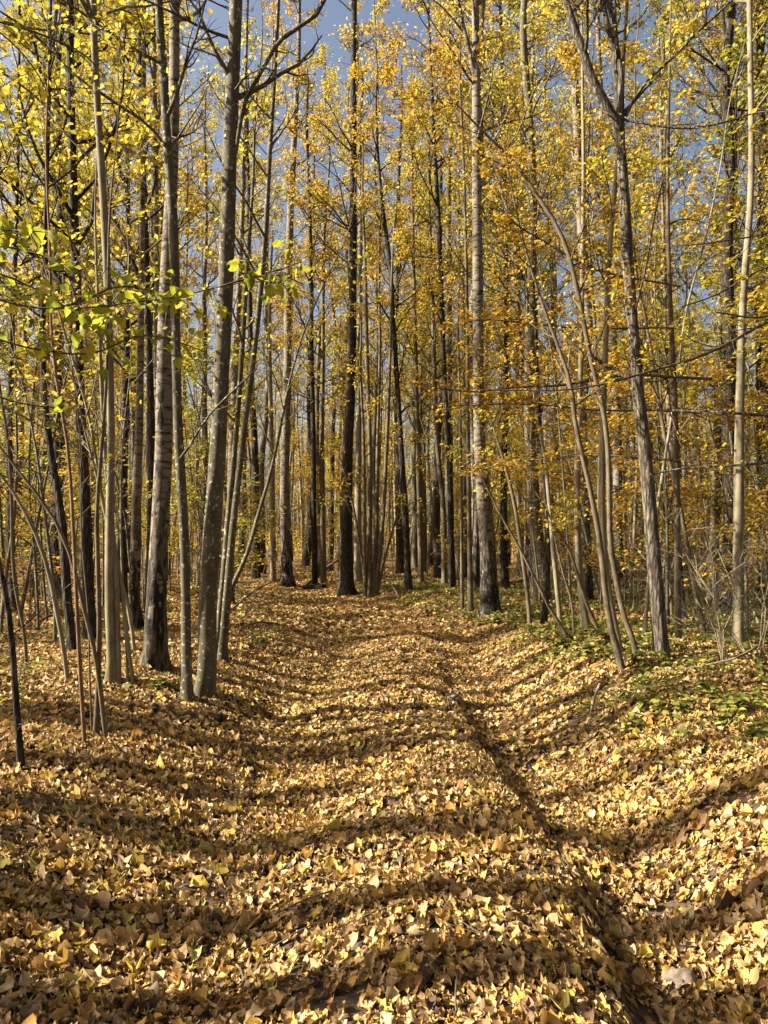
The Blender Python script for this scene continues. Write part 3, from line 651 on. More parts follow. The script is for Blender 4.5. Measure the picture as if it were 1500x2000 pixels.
# the rough-barked forked tree on the right
b, P, Rr = trace([(1292,1290,32),(1290,1250,28),(1284,1170,26),(1276,1080,25),(1266,960,25),(1258,870,25),(1248,780,24),(1241,690,23),(1233,600,22),(1226,510,22),(1220,400,21),(1216,340,20),(1212,280,18)])
YB = b[1]
forks = [limb_px([(1212,285,18),(1204,240,15),(1196,217,19),(1184,205,21),(1168,182,20),(1150,140,18),(1138,100,17),(1124,62,16),(1112,25,15),(1104,-5,14),(1090,-80,11)], YB, YB - .2),
         limb_px([(1212,285,16),(1208,240,14),(1206,200,13),(1203,140,13),(1195,80,12),(1182,35,11),(1175,-5,10),(1170,-90,8)], YB, YB + .1),
         limb_px([(1205,110,8),(1202,60,8),(1196,30,7),(1192,-5,6)], YB, YB + .1)]
ex = []
for ep, tw, q in [([(1222,228,6),(1232,205,6),(1262,161,6),(1290,134,6),(1315,112,5),(1350,75,5),(1385,42,5),(1436,-5,4)], 12, 2),
                  ([(1200,222,6),(1226,236,5),(1262,241,5),(1300,248,5),(1350,250,5),(1400,243,4),(1440,231,4),(1500,213,3),(1560,200,3)], 12, 3),
                  ([(1232,640,5),(1262,520,4),(1275,440,4),(1300,330,3)], 6, 3),
                  ([(1252,800,6),(1300,801,6),(1350,804,6),(1420,806,6),(1500,811,6),(1600,815,4)], 6, 2),
                  ([(1262,930,4),(1310,918,4),(1380,912,4),(1440,909,5),(1500,903,5),(1600,890,3)], 5, 2)]:
    p_, r_ = limb_px(ep, YB, YB - .5); ex.append((p_, r_, tw, q))
t = make_tree(tuple(b), [(P, Rr)] + forks, B_OAK, tg, name='forked_tree', sides=16, rough=.05, limbs=5, Ll=1.2, leaf=L_YEL, lq=2, ls=.06, extra=ex)
tag(t, 'rough-barked brown trunk that forks high up, right of the track', 'tree'); BASES.append(b)

# ------------------------------------------------------------------ generic forest trees
def generic(kind, g):
    """local-space tree at origin: returns dict(trunk mesh obj, crown mesh obj) under an Empty"""
    if kind in ('birch', 'gold', 'maple', 'slim', 'oak'):
        Ht = {'birch': g.uniform(22, 26), 'gold': g.uniform(20, 24), 'maple': g.uniform(15, 19), 'slim': g.uniform(13, 17), 'oak': g.uniform(20, 24)}[kind]
        r0 = {'birch': .13, 'gold': .12, 'maple': .14, 'slim': .055, 'oak': .18}[kind] * g.uniform(.8, 1.2)
        n = 12; z = np.linspace(0, Ht, n)
        wx = np.cumsum(g.normal(0, .10, n)) ; wy = np.cumsum(g.normal(0, .10, n)); wx -= wx[0]; wy -= wy[0]
        P = np.stack([wx, wy, z], -1); Rr = r0 * (1 - .85 * (z / Ht) ** 1.1); Rr[0] *= 1.3
        P = np.vstack([[wx[0], wy[0], -.3], P]); Rr = np.concatenate([[Rr[0] * 1.1], Rr])
        cfg = {'birch': dict(limbs=34, zlo=.35, Ll=2.9, ang=(30, 55), up=.5, twigs=7, sub=4, leaf=L_GOLD, lq=7, ls=.074, spread=.08),
               'gold': dict(limbs=36, zlo=.25, Ll=2.8, ang=(35, 65), up=.5, twigs=7, sub=4, leaf=L_YEL, lq=7, ls=.078, spread=.08),
               'maple': dict(limbs=24, zlo=.22, Ll=3.0, ang=(40, 75), up=.3, twigs=7, sub=4, leaf=L_GRN, lq=6, ls=.105, spread=.09, tilt=.35),
               'slim': dict(limbs=20, zlo=.2, Ll=1.5, ang=(35, 70), up=.4, twigs=6, sub=4, leaf=L_GOLD, lq=6, ls=.085, spread=.1),
               'oak': dict(limbs=34, zlo=.3, Ll=3.2, ang=(40, 80), up=.4, twigs=7, sub=4, leaf=L_GOLD, lq=7, ls=.08, spread=.08)}[kind]
        bk = {'birch': 'birch', 'gold': ['tan', 'smooth'][int(g.integers(2))], 'maple': 'dark', 'slim': ['pale', 'tan'][int(g.integers(2))], 'oak': 'dark'}[kind]
        nm = {'birch': 'birch_tree', 'gold': 'young_tree', 'maple': 'maple_tree', 'slim': 'slim_tree', 'oak': 'dark_trunk_tree'}[kind]
        return make_tree((0, 0, 0), [(P, Rr)], BARKS[bk], g, name=nm, sides=8, rough=.03, min_r=.006, **cfg)
    if kind == 'pole':
        Ht = g.uniform(16, 20); n = 10; z = np.linspace(0, Ht, n)
        P = np.stack([np.cumsum(g.normal(0, .12, n)), np.cumsum(g.normal(0, .06, n)), z], -1); P[:, :2] -= P[0, :2]
        Rr = .20 * (1 - .75 * z / Ht); P = np.vstack([P[0] + [0, 0, -.3], P]); Rr = np.concatenate([[.2], Rr])
        return make_tree((0, 0, 0), [(P, Rr)], B_TAN, g, name='slim_tree', sides=8, limbs=9, zlo=.5, Ll=1.3, twigs=3, sub=1, leaf=L_GOLD, lq=1, ls=.08, min_r=.006)
    if kind == 'bare':
        Ht = g.uniform(12, 16); n = 10; z = np.linspace(0, Ht, n)
        P = np.stack([np.cumsum(g.normal(0, .09, n)), np.cumsum(g.normal(0, .09, n)), z], -1); P[:, :2] -= P[0, :2]
        Rr = .10 * (1 - .85 * z / Ht); P = np.vstack([P[0] + [0, 0, -.3], P]); Rr = np.concatenate([[.13], Rr])
        return make_tree((0, 0, 0), [(P, Rr)], B_TAN, g, name='slim_tree', sides=8, limbs=16, zlo=.4, Ll=1.6, twigs=6, sub=4, leaf=L_GOLD, lq=1, ls=.08, min_r=.006)
    if kind in ('understory', 'spray'):
        st = []
        for q in range(int(g.integers(2, 5)) if kind == 'understory' else 1):
            Ht = g.uniform(4.5, 8.5); n = 8; z = np.linspace(0, Ht, n); lx, ly = g.normal(0, .12, 2)
            P = np.stack([lx * z + .02 * lx * z * z + np.cumsum(g.normal(0, .04, n)), ly * z + np.cumsum(g.normal(0, .04, n)), z], -1)
            P[:, :2] += g.normal(0, .08, 2) - P[0, :2]; Rr = g.uniform(.018, .034) * (1 - .8 * z / Ht)
            P = np.vstack([P[0] + [0, 0, -.3], P]); Rr = np.concatenate([[Rr[0] * 1.2], Rr]); st.append((P, Rr))
        lf = [L_YEL, L_GOLD, L_GRN, L_ORG][int(g.integers(4))]
        return make_tree((0, 0, 0), st, [B_PALE, B_TAN][int(g.integers(2))], g, name='understory_tree', split=kind == 'understory', sides=6, limbs=12 if kind == 'understory' else 22, zlo=.15, Ll=1.5,
                         ang=(50, 85), up=.1, twigs=6, sub=3, leaf=lf, lq=5, ls=.085, spread=.07, tilt=.28, flat=.75, tpl='oval' if False else 'small', min_r=.004)
    if kind == 'whip':
        Ht = g.uniform(4.5, 8.5); n = 9; z = np.linspace(0, 1, n); l = g.normal(0, .55, 2); c_ = g.normal(0, .9, 2)
        P = np.stack([l[0] * z + c_[0] * z ** 2.2 + np.cumsum(g.normal(0, .03, n)), l[1] * z + c_[1] * z ** 2.2 + np.cumsum(g.normal(0, .03, n)), z * Ht], -1); P[:, :2] -= P[0, :2]
        Rr = g.uniform(.016, .032) * (1 - .85 * z); P = np.vstack([P[0] + [0, 0, -.2], P]); Rr = np.concatenate([[Rr[0] * 1.3], Rr])
        return make_tree((0, 0, 0), [(P, Rr)], [B_PALE, B_TAN, B_SMOOTH][int(g.integers(3))], g, name='thin_sapling', sides=6, limbs=12, zlo=.3, Ll=.9, ang=(35, 75), up=.3, twigs=5, sub=2, leaf=[L_YEL, L_GOLD][int(g.integers(2))], lq=1, ls=.06, spread=.04, tilt=.3, flat=.5, min_r=.0035)
    if kind == 'brush':
        st = []
        for q in range(7):
            Ht = g.uniform(1.2, 2.8); n = 6; z = np.linspace(0, Ht, n); lx, ly = g.normal(0, .35, 2)
            P = np.stack([lx * z + g.normal(0, .03, n), ly * z + g.normal(0, .03, n), z], -1); P[:, :2] -= P[0, :2]
            st.append((P - np.array([0, 0, .1]), .009 * (1 - .75 * z / Ht)))
        return make_tree((0, 0, 0), st, B_PALE, g, name='bare_shrub', split=True, sides=5, limbs=7, zlo=.2, Ll=.7, ang=(35, 80), up=.2, twigs=4, sub=2, leaf=None, min_r=.003)
def copy_tree(o, loc, rz, sc):
    c = o.copy(); COL.objects.link(c); c.location = loc; c.rotation_euler = (0, 0, rz); c.scale = (sc, sc, sc)
    for ch in [k for k in bpy.data.objects if k.parent == o]:
        d = ch.copy(); COL.objects.link(d); d.parent = c
    return c
vg = np.random.default_rng(33)
VAR = {k: [generic(k, vg) for _ in range(n)] for k, n in (('birch', 3), ('gold', 4), ('maple', 3), ('slim', 4), ('oak', 2), ('bare', 3), ('pole', 3), ('understory', 4), ('spray', 3), ('brush', 3), ('whip', 7))}
USED = set()
LABG = {'birch': ('tall white-barked birch with dark marks and gold leaves, deep in the forest', 'birch tree', 'birches deep in the forest'),
        'gold': ('tall grey-brown trunk under yellow leaves, deep in the forest', 'tree', 'yellow-leaved trees deep in the forest'),
        'maple': ('dark-trunked maple with green and yellow leaves, deep in the forest', 'maple tree', 'maples deep in the forest'),
        'slim': ('slim pole-like tree with sparse golden leaves, deep in the forest', 'tree', 'slim trees deep in the forest'),
        'oak': ('broad dark trunk with golden brown crown, deep in the forest', 'tree', 'dark broad trees deep in the forest'),
        'bare': ('almost leafless brown tree with thin twigs, deep in the forest', 'tree', 'almost leafless trees'),
        'pole': ('tall bare pole-like trunk standing beyond the left edge of the view', 'tree', 'bare trunks beyond the left edge'),
        'understory': ('low many-stemmed tree with level sprays of bright leaves', 'small tree', 'many-stemmed understory trees'),
        'spray': ('low single-stemmed tree with level layers of bright leaves', 'small tree', 'single-stemmed understory trees'),
        'whip': ('thin sapling with a few small leaves among the trunks', 'sapling', 'thin saplings among the trunks'),
        'brush': ('bare pale shrub of thin tangled twigs under the trees', 'shrub', 'bare shrubs under the trees')}
def place(kind, x, y, g, sc=None):
    i = int(g.integers(len(VAR[kind]))); o = VAR[kind][i]
    loc = (float(x), float(y), float(gz(x, y))); rz = float(g.uniform(0, 6.28)); sc = float(g.uniform(.85, 1.15)) if sc is None else sc
    if (kind, i) not in USED:
        USED.add((kind, i)); o.location = loc; o.rotation_euler = (0, 0, rz); o.scale = (sc,) * 3; c = o
    else: c = copy_tree(o, loc, rz, sc)
    tag(c, LABG[kind][0], LABG[kind][1], LABG[kind][2]); return c
pg = np.random.default_rng(5)
GEN = []
pts = [(b[0], b[1]) for b in BASES]
def ok(x, y, dmin):
    if abs(x - float(path_c(y))) < (2.6 if y < 24 else 1.6) and y < 33: return False
    return all((x - a_) ** 2 + (y - b_) ** 2 > dmin * dmin for a_, b_ in pts)
def fill(n, y0, y1, kinds, probs, dmin, wx=.60, pad=2.5):
    c = 0; tries = 0
    while c < n and tries < n * 40:
        tries += 1
        y = math.sqrt(pg.uniform(y0 * y0, y1 * y1)); x = pg.uniform(-1, 1) * (wx * y + pad)
        if not ok(x, y, dmin): continue
        if kinds[0] == 'understory' and x < -1 and y < 17 and pg.random() < .6: continue
        pts.append((x, y)); kd = str(pg.choice(kinds, p=probs)); kd = ('bare' if kd in ('gold', 'maple') and pg.random() < .6 else kd) if x < -2 and y < 26 and kd not in ('understory', 'spray', 'brush') else kd; GEN.append((place(kd, x, y, pg), kd, x, y)); c += 1
fill(34, 13.5, 22, ['gold', 'maple', 'slim', 'birch', 'bare'], [.25, .15, .3, .15, .15], 1.5)
fill(150, 22, 52, ['gold', 'maple', 'slim', 'birch', 'oak', 'bare'], [.30, .10, .26, .14, .08, .12], 1.2)
for x, y, k, s_ in [(2.2,25.5,'gold',1.05),(-.3,29,'gold',1.1),(4.6,23.5,'birch',1.0),(.8,33,'oak',1.1),(-7.2,24.5,'gold',1.0),(-5.6,34,'birch',1.1),(3.4,31,'maple',1.2),(-2.2,36,'gold',1.15),(6.4,28,'gold',1.1),(-9,30,'gold',1.1),(1.6,38,'gold',1.1)]:
    pts.append((x, y)); GEN.append((place(k, x, y, pg, s_), k, x, y))
fill(30, 10.5, 24, ['understory', 'spray'], [.5, .5], 1.0)
fill(64, 24, 46, ['understory', 'spray'], [.5, .5], 1.0)
fill(46, 9, 20, ['whip'], [1.0], .55, .52, .5)
fill(80, 20, 38, ['whip'], [1.0], .6)
fill(26, 11, 30, ['brush'], [1.0], .8)
for bx, by in [(1100,1190),(1160,1176),(1235,1200),(1380,1232),(1414,1300),(1466,1240),(1330,1182),(1484,1296),(1040,1180),(492,1186),(60,1232),(120,1204),(1300,1165),(1200,1160)]:
    b = ground_at(bx, by); GEN.append((place('brush', b[0], b[1], pg, .75), 'brush', b[0], b[1]))
# trees beyond the left edge of the view: their trunks throw the bands of shade across the track
for x, y, k, s in [(-6.0,2.2,'pole',0.75),(-8.5,2.68,'pole',0.8),(-10.5,3.13,'pole',0.9),(-13,3.66,'pole',0.75),(-7.5,5.09,'pole',0.8),(-11,4.99,'pole',0.85),(-15,4.95,'pole',0.9),(-9.5,7.47,'pole',0.75),(-17,7.51,'pole',0.8),(-18,2.33,'pole',0.9),(-14,9.38,'pole',0.75),(-14.5,12.6,'gold',.8),
                   (-17,10.5,'pole',1.1),(-26,12,'pole',.8),(-31,9,'birch',.9),(-12.5,13.2,'pole',1.0),(-34,3,'gold',.8),(-12,-2.5,'gold',1.0),(-9,-.5,'pole',1.0),(-22,-4,'maple',1.0),(-33,-3,'oak',1.0),
                   (-5,-6,'gold',1.0),(5,-7,'birch',1.0),(10,-3,'maple',1.0),(0,-12,'oak',1.0),(9,3,'gold',.9),(14,6,'maple',.9),(12,0,'birch',1.0),(7.2,5,'bare',1.0),(17,10,'gold',1.0),  # from here: unseen surrounding forest, behind and right, added to cut the skylight
                   (6.5,1.5,'gold',1.0),(8,-1,'maple',1.0),(5.5,-2.5,'oak',1.0),(3.5,-6,'maple',1.0),(-2,-7,'maple',1.0),(-4,-3.2,'gold',1.0),(-9,-6,'oak',1.0),(0,-9,'gold',1.0),(7,-10,'oak',1.0),(13,-5,'gold',1.0),
                   (10.5,6.5,'gold',1.0),(13,9.5,'oak',1.0),(16,5,'gold',1.0),(-10,-15,'maple',1.0),(2,-18,'gold',1.0),(12,-16,'gold',1.0),(-16,-14,'gold',1.0),(-3,-22,'oak',1.0),(-22,-10,'gold',1.0),(20,-4,'maple',1.0),(24,4,'gold',1.0),
                   (-6,-14,'gold',1.0),(6,-14,'gold',1.0),(14,-9,'oak',1.0),(-14,-10,'birch',1.0),(18,2,'oak',1.0),(21,8,'maple',1.0),(-1,-5,'slim',1.0),(2.5,-4,'slim',1.0)]:
    o_ = place(k, x, y, pg, s)
    o_['label'] = {'pole': 'tall bare trunk', 'slim': 'slim golden tree', 'gold': 'yellow-leaved tree', 'maple': 'green-yellow maple', 'oak': 'broad dark tree', 'birch': 'white-barked birch', 'bare': 'nearly leafless tree'}[k] + ' standing just outside the view, shading the track'
    o_['group'] = o_['category'] + ' group outside the view: ' + k
for k in VAR:                                  # drop any variant that was never placed
    for i, o in enumerate(VAR[k]):
        if (k, i) not in USED:
            for ch in [c for c in bpy.data.objects if c.parent == o]: bpy.data.objects.remove(ch)
            bpy.data.objects.remove(o)

# ------------------------------------------------------------------ far woods: one mass
fw = MB(); g = np.random.default_rng(77)
n = 700; Yt = np.sqrt(g.uniform(50 ** 2, 100 ** 2, n)); Xt = g.uniform(-1, 1, n) * (.62 * Yt + 6)
zz = np.linspace(0, 1, 6); Ht = g.uniform(12, 21, n)
P = np.stack([Xt[:, None] + np.cumsum(g.normal(0, .15, (n, 6)), 1), Yt[:, None] + np.zeros((n, 6)), gz(Xt, Yt)[:, None] - .3 + zz * Ht[:, None]], -1)
Rr = g.uniform(.05, .17, n)[:, None] * (1 - .8 * zz)
hf = n // 2
fw.add(*tubes(P[:hf], Rr[:hf], 5), 0); fw.add(*tubes(P[hf:], Rr[hf:], 5), 3)  # paler bark on half the trunks stands in for sunlight deep in the woods
Q, QR, ln = grow(P, Rr, 10, .25, .97, 2.8, (35, 70), .4, .4, .03, 4, .15, g)
fw.add(*tubes(Q, np.maximum(QR, .012), 3), 0)
pos, _ = interp_poly(Q, g.uniform(.2, 1, (len(Q), 13))); pos = pos.reshape(-1, 3) + g.normal(0, .4, (len(Q) * 13, 3))
hl = len(pos) // 2; pm = g.permutation(len(pos)); pos = pos[pm]
put_leaves(fw, LEAF['small'], pos[:hl], g.uniform(.16, .26, hl), g, 1, .6); put_leaves(fw, LEAF['small'], pos[hl:], g.uniform(.16, .26, len(pos) - hl), g, 2, .6)
low = 50000; yl = np.sqrt(g.uniform(48 ** 2, 95 ** 2, low)); xl = g.uniform(-1, 1, low) * (.62 * yl + 6)
cz = 2.2 * np.abs(vnoise(xl / 3, yl / 3, 8)) + g.uniform(0, 3.0, low) * g.random(low)
put_leaves(fw, LEAF['small'], np.stack([xl, yl, gz(xl, yl) + cz], -1), g.uniform(.14, .24, low), g, 2, .6)
far = fw.build('distant_woods', [B_PALE, L_YEL, L_GOLD, B_TAN]); tag(far, 'mass of distant autumn woods closing the view', 'woods', kind='stuff')

# ------------------------------------------------------------------ leafy hazel bough reaching in from the left
hg = np.random.default_rng(3)
YH = 3.0
hb = np.array([-2.35, YH, float(gz(-2.35, YH))])
stem = np.array([hb + [0, 0, -.2], hb + [.02, 0, .5], hb + [-.02, .02, 1.2], hb + [.05, 0, 1.9], hb + [.0, .05, 2.7], hb + [.1, 0, 3.6]])
stR = np.array([.022, .02, .017, .014, .011, .005])
root = empty('hazel_sapling', tuple(hb)); sm = MB(); cm = MB()
Pl, Rl = smooth_poly(stem - hb, stR, .15); sm.add(*tubes(Pl, Rl, 8, .02))
TW = [([(-330,700),(-180,590),(-80,570),(60,600),(180,600),(262,590),(345,580),(430,560),(520,550),(606,574)], 3.0, 2.9, 44, 1.0),
      ([(-330,600),(-60,480),(50,490),(120,520),(155,610),(172,680)], 3.0, 2.85, 26, 1.25),
      ([(-330,760),(-60,650),(60,680),(180,690),(280,655),(372,676),(405,690)], 3.0, 3.1, 32, 1.0),
      ([(-300,560),(-50,460),(20,450),(110,455)], 3.0, 2.7, 16, 1.25),
      ([(-330,520),(-50,520),(60,560),(200,660),(250,720)], 3.0, 3.3, 26, .9),
      ([(120,600),(170,585),(225,560),(300,570),(370,620)], 3.0, 3.2, 22, .9),
      ([(-330,820),(-60,760),(50,790),(110,800),(90,830)], 3.1, 3.3, 16, .9),
      ([(430,560),(500,540),(545,535),(590,555)], 2.9, 2.95, 12, .95),
      ([(-300,150),(-60,30),(30,90),(85,165),(100,200)], 3.2, 3.2, 8, .8),
      ([(-60,30),(60,60),(180,120),(208,155)], 3.2, 3.2, 5, .7)]
for pp, ya, yb, nl, sc_ in TW:
    P, Rr = limb_px([(x, y, 5 - 3.8 * i / len(pp)) for i, (x, y) in enumerate(pp)], ya, yb)
    Pl, Rl = smooth_poly(P - hb, Rr, .06); sm.add(*tubes(Pl, Rl, 5))
    T1, T1R, l1 = grow(Pl[None], Rl[None], 10, .25, .98, .22, (30, 70), 0, .7, .003, 5, .15, hg, .6)
    sm.add(*tubes(T1, np.maximum(T1R, .001), 3))
    k = nl * 1.5
    a_, _ = interp_poly(T1, hg.uniform(.5, 1, (len(T1), max(1, int(k * .55 / len(T1) + .5)))))
    c_, _ = interp_poly(Pl[None], hg.uniform(.25, 1, (1, max(1, int(k * .5)))))
    pos = np.vstack([a_.reshape(-1, 3), c_.reshape(-1, 3)]); pos = pos + hg.normal(0, .015, pos.shape); m_ = len(pos)
    tint = hg.beta(1.6, 1.8, m_) if sc_ != .8 else np.full(m_, .85)
    sz = hg.uniform(.034, .070, m_) * sc_
    tps = [leaf_grid(7, 5, .42, 1, hg) for _ in range(4)]; w_ = hg.integers(0, 4, m_)
    for q in range(4):
        v_, f_ = tps[q]; v_ = v_ + np.array([0, .5, 0]); v_[:, 2] *= .45
        s = w_ == q; put_leaves(cm, (v_, f_), pos[s], sz[s], hg, 0, .65, tint[s], -.45)
sm.build('stem', [B_TWIG], root); cm.build('crown', [L_HAZ], root)
tag(root, 'hazel with large green and yellow round leaves reaching in from the left edge', 'hazel')

# long bare boughs crossing the upper left and right from trees at the frame edge
def edge_tree(base, hgt, r0, boughs, lab, leafm, q, ls, nm='edge_tree', bk=B_TAN, tpl='small', tw=16):
    bb = np.array([base[0], base[1], float(gz(base[0], base[1]))])
    P = np.array([bb + [0, 0, -.2], bb + [.03, .05, hgt * .3], bb + [-.04, 0, hgt * .6], bb + [.05, 0, hgt]]); Rr = np.array([r0 * 1.2, r0, r0 * .7, r0 * .2])
    ex = []
    for pp, Y1, Y2 in boughs:
        p_, r_ = limb_px(pp, Y1, Y2); ex.append((p_, r_, tw, q))
    t = make_tree(tuple(bb), [(P, Rr)], bk, tg, name=nm, sides=10, limbs=4, Ll=.8, leaf=leafm, lq=1, ls=ls, extra=ex, tpl=tpl, spread=.05, tilt=.3)
    tag(t, lab, 'tree'); return t
edge_tree((5.2, 7.6), 9, .06, [
    ([(1760,520,9),(1600,590,8),(1500,628,7),(1420,672,6),(1340,706,6),(1280,722,5),(1200,745,4),(1120,760,3),(960,762,2.5)], 7.6, 6.6),
    ([(1740,440,6),(1560,500,5),(1480,530,4),(1400,575,4),(1330,600,3)], 7.6, 6.8),
    ([(1740,380,6),(1560,430,5),(1500,455,4),(1420,470,3),(1340,480,2.5)], 7.6, 7.2),
    ([(1740,560,6),(1560,600,5),(1480,620,4),(1400,610,3)], 7.6, 6.4)],
    'tree beyond the right edge reaching a long pale bough with yellow leaf sprays', L_YEL, 4, .06)
edge_tree((3.4, 8.6), 8, .035, [
    ([(1390,740,6),(1200,735,5),(1100,752,5),(1000,757,4),(920,765,3),(850,757,2.5),(810,745,2)], 8.6, 8.2),
    ([(1350,800,5),(1150,800,4),(1050,790,3.5),(950,790,3),(870,800,2)], 8.6, 8.4),
    ([(1330,640,4),(1120,640,4),(1000,628,3.5),(930,625,3),(870,650,2)], 8.6, 8.4),
    ([(1330,560,4),(1150,520,4),(1060,470,3.5),(1000,430,3),(960,330,2)], 8.6, 8.2),
    ([(1330,900,4),(1150,890,3),(1040,900,3),(900,920,2)], 8.6, 9.6)],
    'slim tree whose level orange and yellow sprays cross in front of the right birch', L_ORG, 7, .055, tw=30)
edge_tree((-7.4, 9.4), 11, .06, [
    ([(-320,240,7),(-100,330,6),(0,340,5),(31,262,4),(66,196,4),(101,140,3)], 9.4, 9.6),
    ([(-320,500,6),(-60,520,5),(0,552,5),(60,622,4),(110,680,4),(160,760,3)], 9.4, 9.4),
    ([(-320,700,6),(-60,760,5),(0,790,5),(60,822,4),(110,850,3),(160,900,2)], 9.4, 9.4),
    ([(-320,100,6),(-100,100,5),(0,140,5),(87,206,4),(126,259,4),(175,308,3)], 9.4, 9.2),
    ([(-320,0,6),(-100,10,5),(60,55,4),(170,66,4),(300,80,3)], 9.4, 9.8)],
    'tree beyond the left edge with long dark boughs sloping into view', L_GRN, 3, .07)

# ------------------------------------------------------------------ low plants
g = np.random.default_rng(55)
gc = MB()
def plant_pos(n, f):
    y = np.sqrt(g.uniform(3 ** 2, 24 ** 2, n)); x = g.uniform(-1, 1, n) * (.60 * y + 1); dx = x - path_c(y)
    return x, y, f(dx, x, y)
n = 60000
x, y, p = plant_pos(n, lambda dx, x, y: np.clip((dx - 1.6) / .6, 0, 1) * np.clip(vnoise(x / .7, y / .7, 12) + .55, 0, 1) * .9 + np.clip((-dx - 1.9) / .8, 0, 1) * np.clip(vnoise(x / .9, y / .9, 14) + .05, 0, 1) * .4)
k = g.random(n) < p; x, y = x[k], y[k]
for q in range(4):
    m_ = len(x); yaw = g.uniform(0, 6.28, m_)
    pos = np.stack([x + g.normal(0, .025, m_), y + g.normal(0, .025, m_), gz(x, y) + g.uniform(.03, .10, m_)], -1)
    put_leaves(gc, LEAF['oval'], pos, g.uniform(.035, .075, m_), g, 0, .35, None, -.1)
cover = gc.build('ground_cover', [L_PLANT]); tag(cover, 'low green woodland plants spread over the banks beside the track', 'ground cover', kind='stuff')

gr = MB(); n = 60000
x, y, p = plant_pos(n, lambda dx, x, y: (np.exp(-((dx - 2.0) / .6) ** 2) * .8 + .35 * np.clip((dx - 2) / 2, 0, 1) + np.exp(-((dx + 2.1) / .5) ** 2) * .4 + .12 * np.clip(-dx - 2.2, 0, 1)) * np.clip(vnoise(x / .5, y / .5, 41) * 1.3, 0, 1))
k = (g.random(n) < p) & (y > 5); x, y = x[k], y[k]; m_ = len(x)
bv = np.array([[-.035, 0, 0], [.035, 0, 0], [.03, .5, .02], [-.03, .5, .02], [0, 1, -.12]]); bf = np.array([[0, 1, 2], [0, 2, 3], [3, 2, 4]])
for q in range(3):
    put_leaves(gr, (bv, bf), np.stack([x + g.normal(0, .02, m_), y + g.normal(0, .02, m_), gz(x, y)], -1), g.uniform(.05, .13, m_), g, 0, .3, None, 1.0)
grass = gr.build('grass', [L_PLANT]); tag(grass, 'sparse yellow-green grass along the edges of the track', 'grass', kind='stuff')
tw_ = MB(); n = 420; y = np.sqrt(g.uniform(1.6 ** 2, 12 ** 2, n)); x = g.uniform(-1, 1, n) * (.58 * y + .3); ya = g.uniform(0, 6.28, n); ln_ = g.uniform(.06, .32, n)
tt_ = np.linspace(-.5, .5, 6); bend = g.normal(0, .12, (n, 1)) * (tt_ ** 2)
TX = x[:, None] + (np.cos(ya)[:, None] * tt_ - np.sin(ya)[:, None] * bend) * ln_[:, None]; TY = y[:, None] + (np.sin(ya)[:, None] * tt_ + np.cos(ya)[:, None] * bend) * ln_[:, None]
TP = np.stack([TX, TY, gz(TX, TY) + g.uniform(.03, .05, (n, 1)) + g.normal(0, .02, (n, 1)) * tt_], -1)
tw_.add(*tubes(TP, g.uniform(.0015, .004, (n, 1)) * np.ones(6), 4)); twg = tw_.build('fallen_twigs', [B_TWIG]); tag(twg, 'thin dark twigs scattered over the fallen leaves', 'twigs', kind='stuff')

PL = [(1140,1290,.34),(1100,1270,.28),(1060,1262,.26),(1030,1240,.22),(1002,1236,.26),(968,1222,.3),(940,1225,.22),(860,1212,.2),(838,1204,.22),(1190,1262,.3),(1170,1300,.28),(1250,1300,.2),(322,1350,.18),(300,1352,.12),
      (218,1330,.2),(1405,1420,.18),(1335,1405,.2),(1230,1440,.22),(1270,1395,.2),(1455,1395,.2),(1370,1360,.18),(525,1250,.16),(500,1258,.2),(545,1240,.14),(1120,1230,.3),(1082,1290,.2),(30,1180,.5),(70,1170,.45),(100,1200,.35),(1480,1450,.16)]
protoP = []; PLO = []
for q in range(4):
    r = empty('woodland_plant', (0, 0, 0)); sm = MB(); cm = MB()
    z = np.linspace(0, 1, 5); st = []
    for w in range(4):
        l = g.normal(0, .28, 2); st.append(np.stack([l[0] * z, l[1] * z, z * g.uniform(.7, 1)], -1))
    st = np.array(st); sm.add(*tubes(st, np.full(st.shape[:2], .012), 4))
    pos, _ = interp_poly(st, g.uniform(.3, 1, (4, 12))); pos = pos.reshape(-1, 3) + g.normal(0, .06, (48, 3))
    put_leaves(cm, LEAF['oval'], pos, g.uniform(.16, .34, 48), g, 0, .35, None, -.15)
    sm.build('stem', [B_TAN], r); cm.build('foliage', [L_PLANT], r); protoP.append(r)
for i, (x, y, s) in enumerate(PL):
    b = ground_at(x, y); pr = protoP[i % 4]
    c = pr if i < 4 else copy_tree(pr, (0, 0, 0), 0, 1)
    c.location = tuple(b + [0, 0, -.01]); c.rotation_euler = (0, 0, float(g.uniform(0, 6))); c.scale = (s, s, s * .9)
    tag(c, 'low leafy green plant growing beside the track', 'plant', 'leafy green plants beside the track'); PLO.append((x, b[1], c))

# ------------------------------------------------------------------ dead wood, stones
def stick(name, pts, lab, cat, bk, tw=4, group=None, off=.02, sides=6):
    P = []
    for (x, y, w, h) in pts:
        b = ground_at(x, y); P.append(b + [0, 0, h])
    P = np.array(P); Rr = np.array([w / 2 / F * P[i][1] for i, (x, y, w, h) in enumerate(pts)])
    rl = P[0].copy(); m = MB(); Pl, Rl = smooth_poly(P - rl, Rr, .08)
    m.add(*tubes(Pl, Rl, sides, .06))
    if tw:
        T, TRr, _ = grow(Pl[None], Rl[None], tw, .2, .95, .4, (25, 60), .4, .6, .008, 5, .2, tg)
        m.add(*tubes(T, np.maximum(TRr, .0025), 4))
    o = m.build(name, [bk]); o.location = tuple(rl); tag(o, lab, cat, group); return o
stick('fallen_branch', [(1262,1318,3,.02),(1300,1318,4,.03),(1360,1314,4,.05),(1430,1308,5,.09),(1475,1297,5,.15),(1530,1282,5,.2)], 'long pale branch lying across the right bank', 'branch', B_PALE)
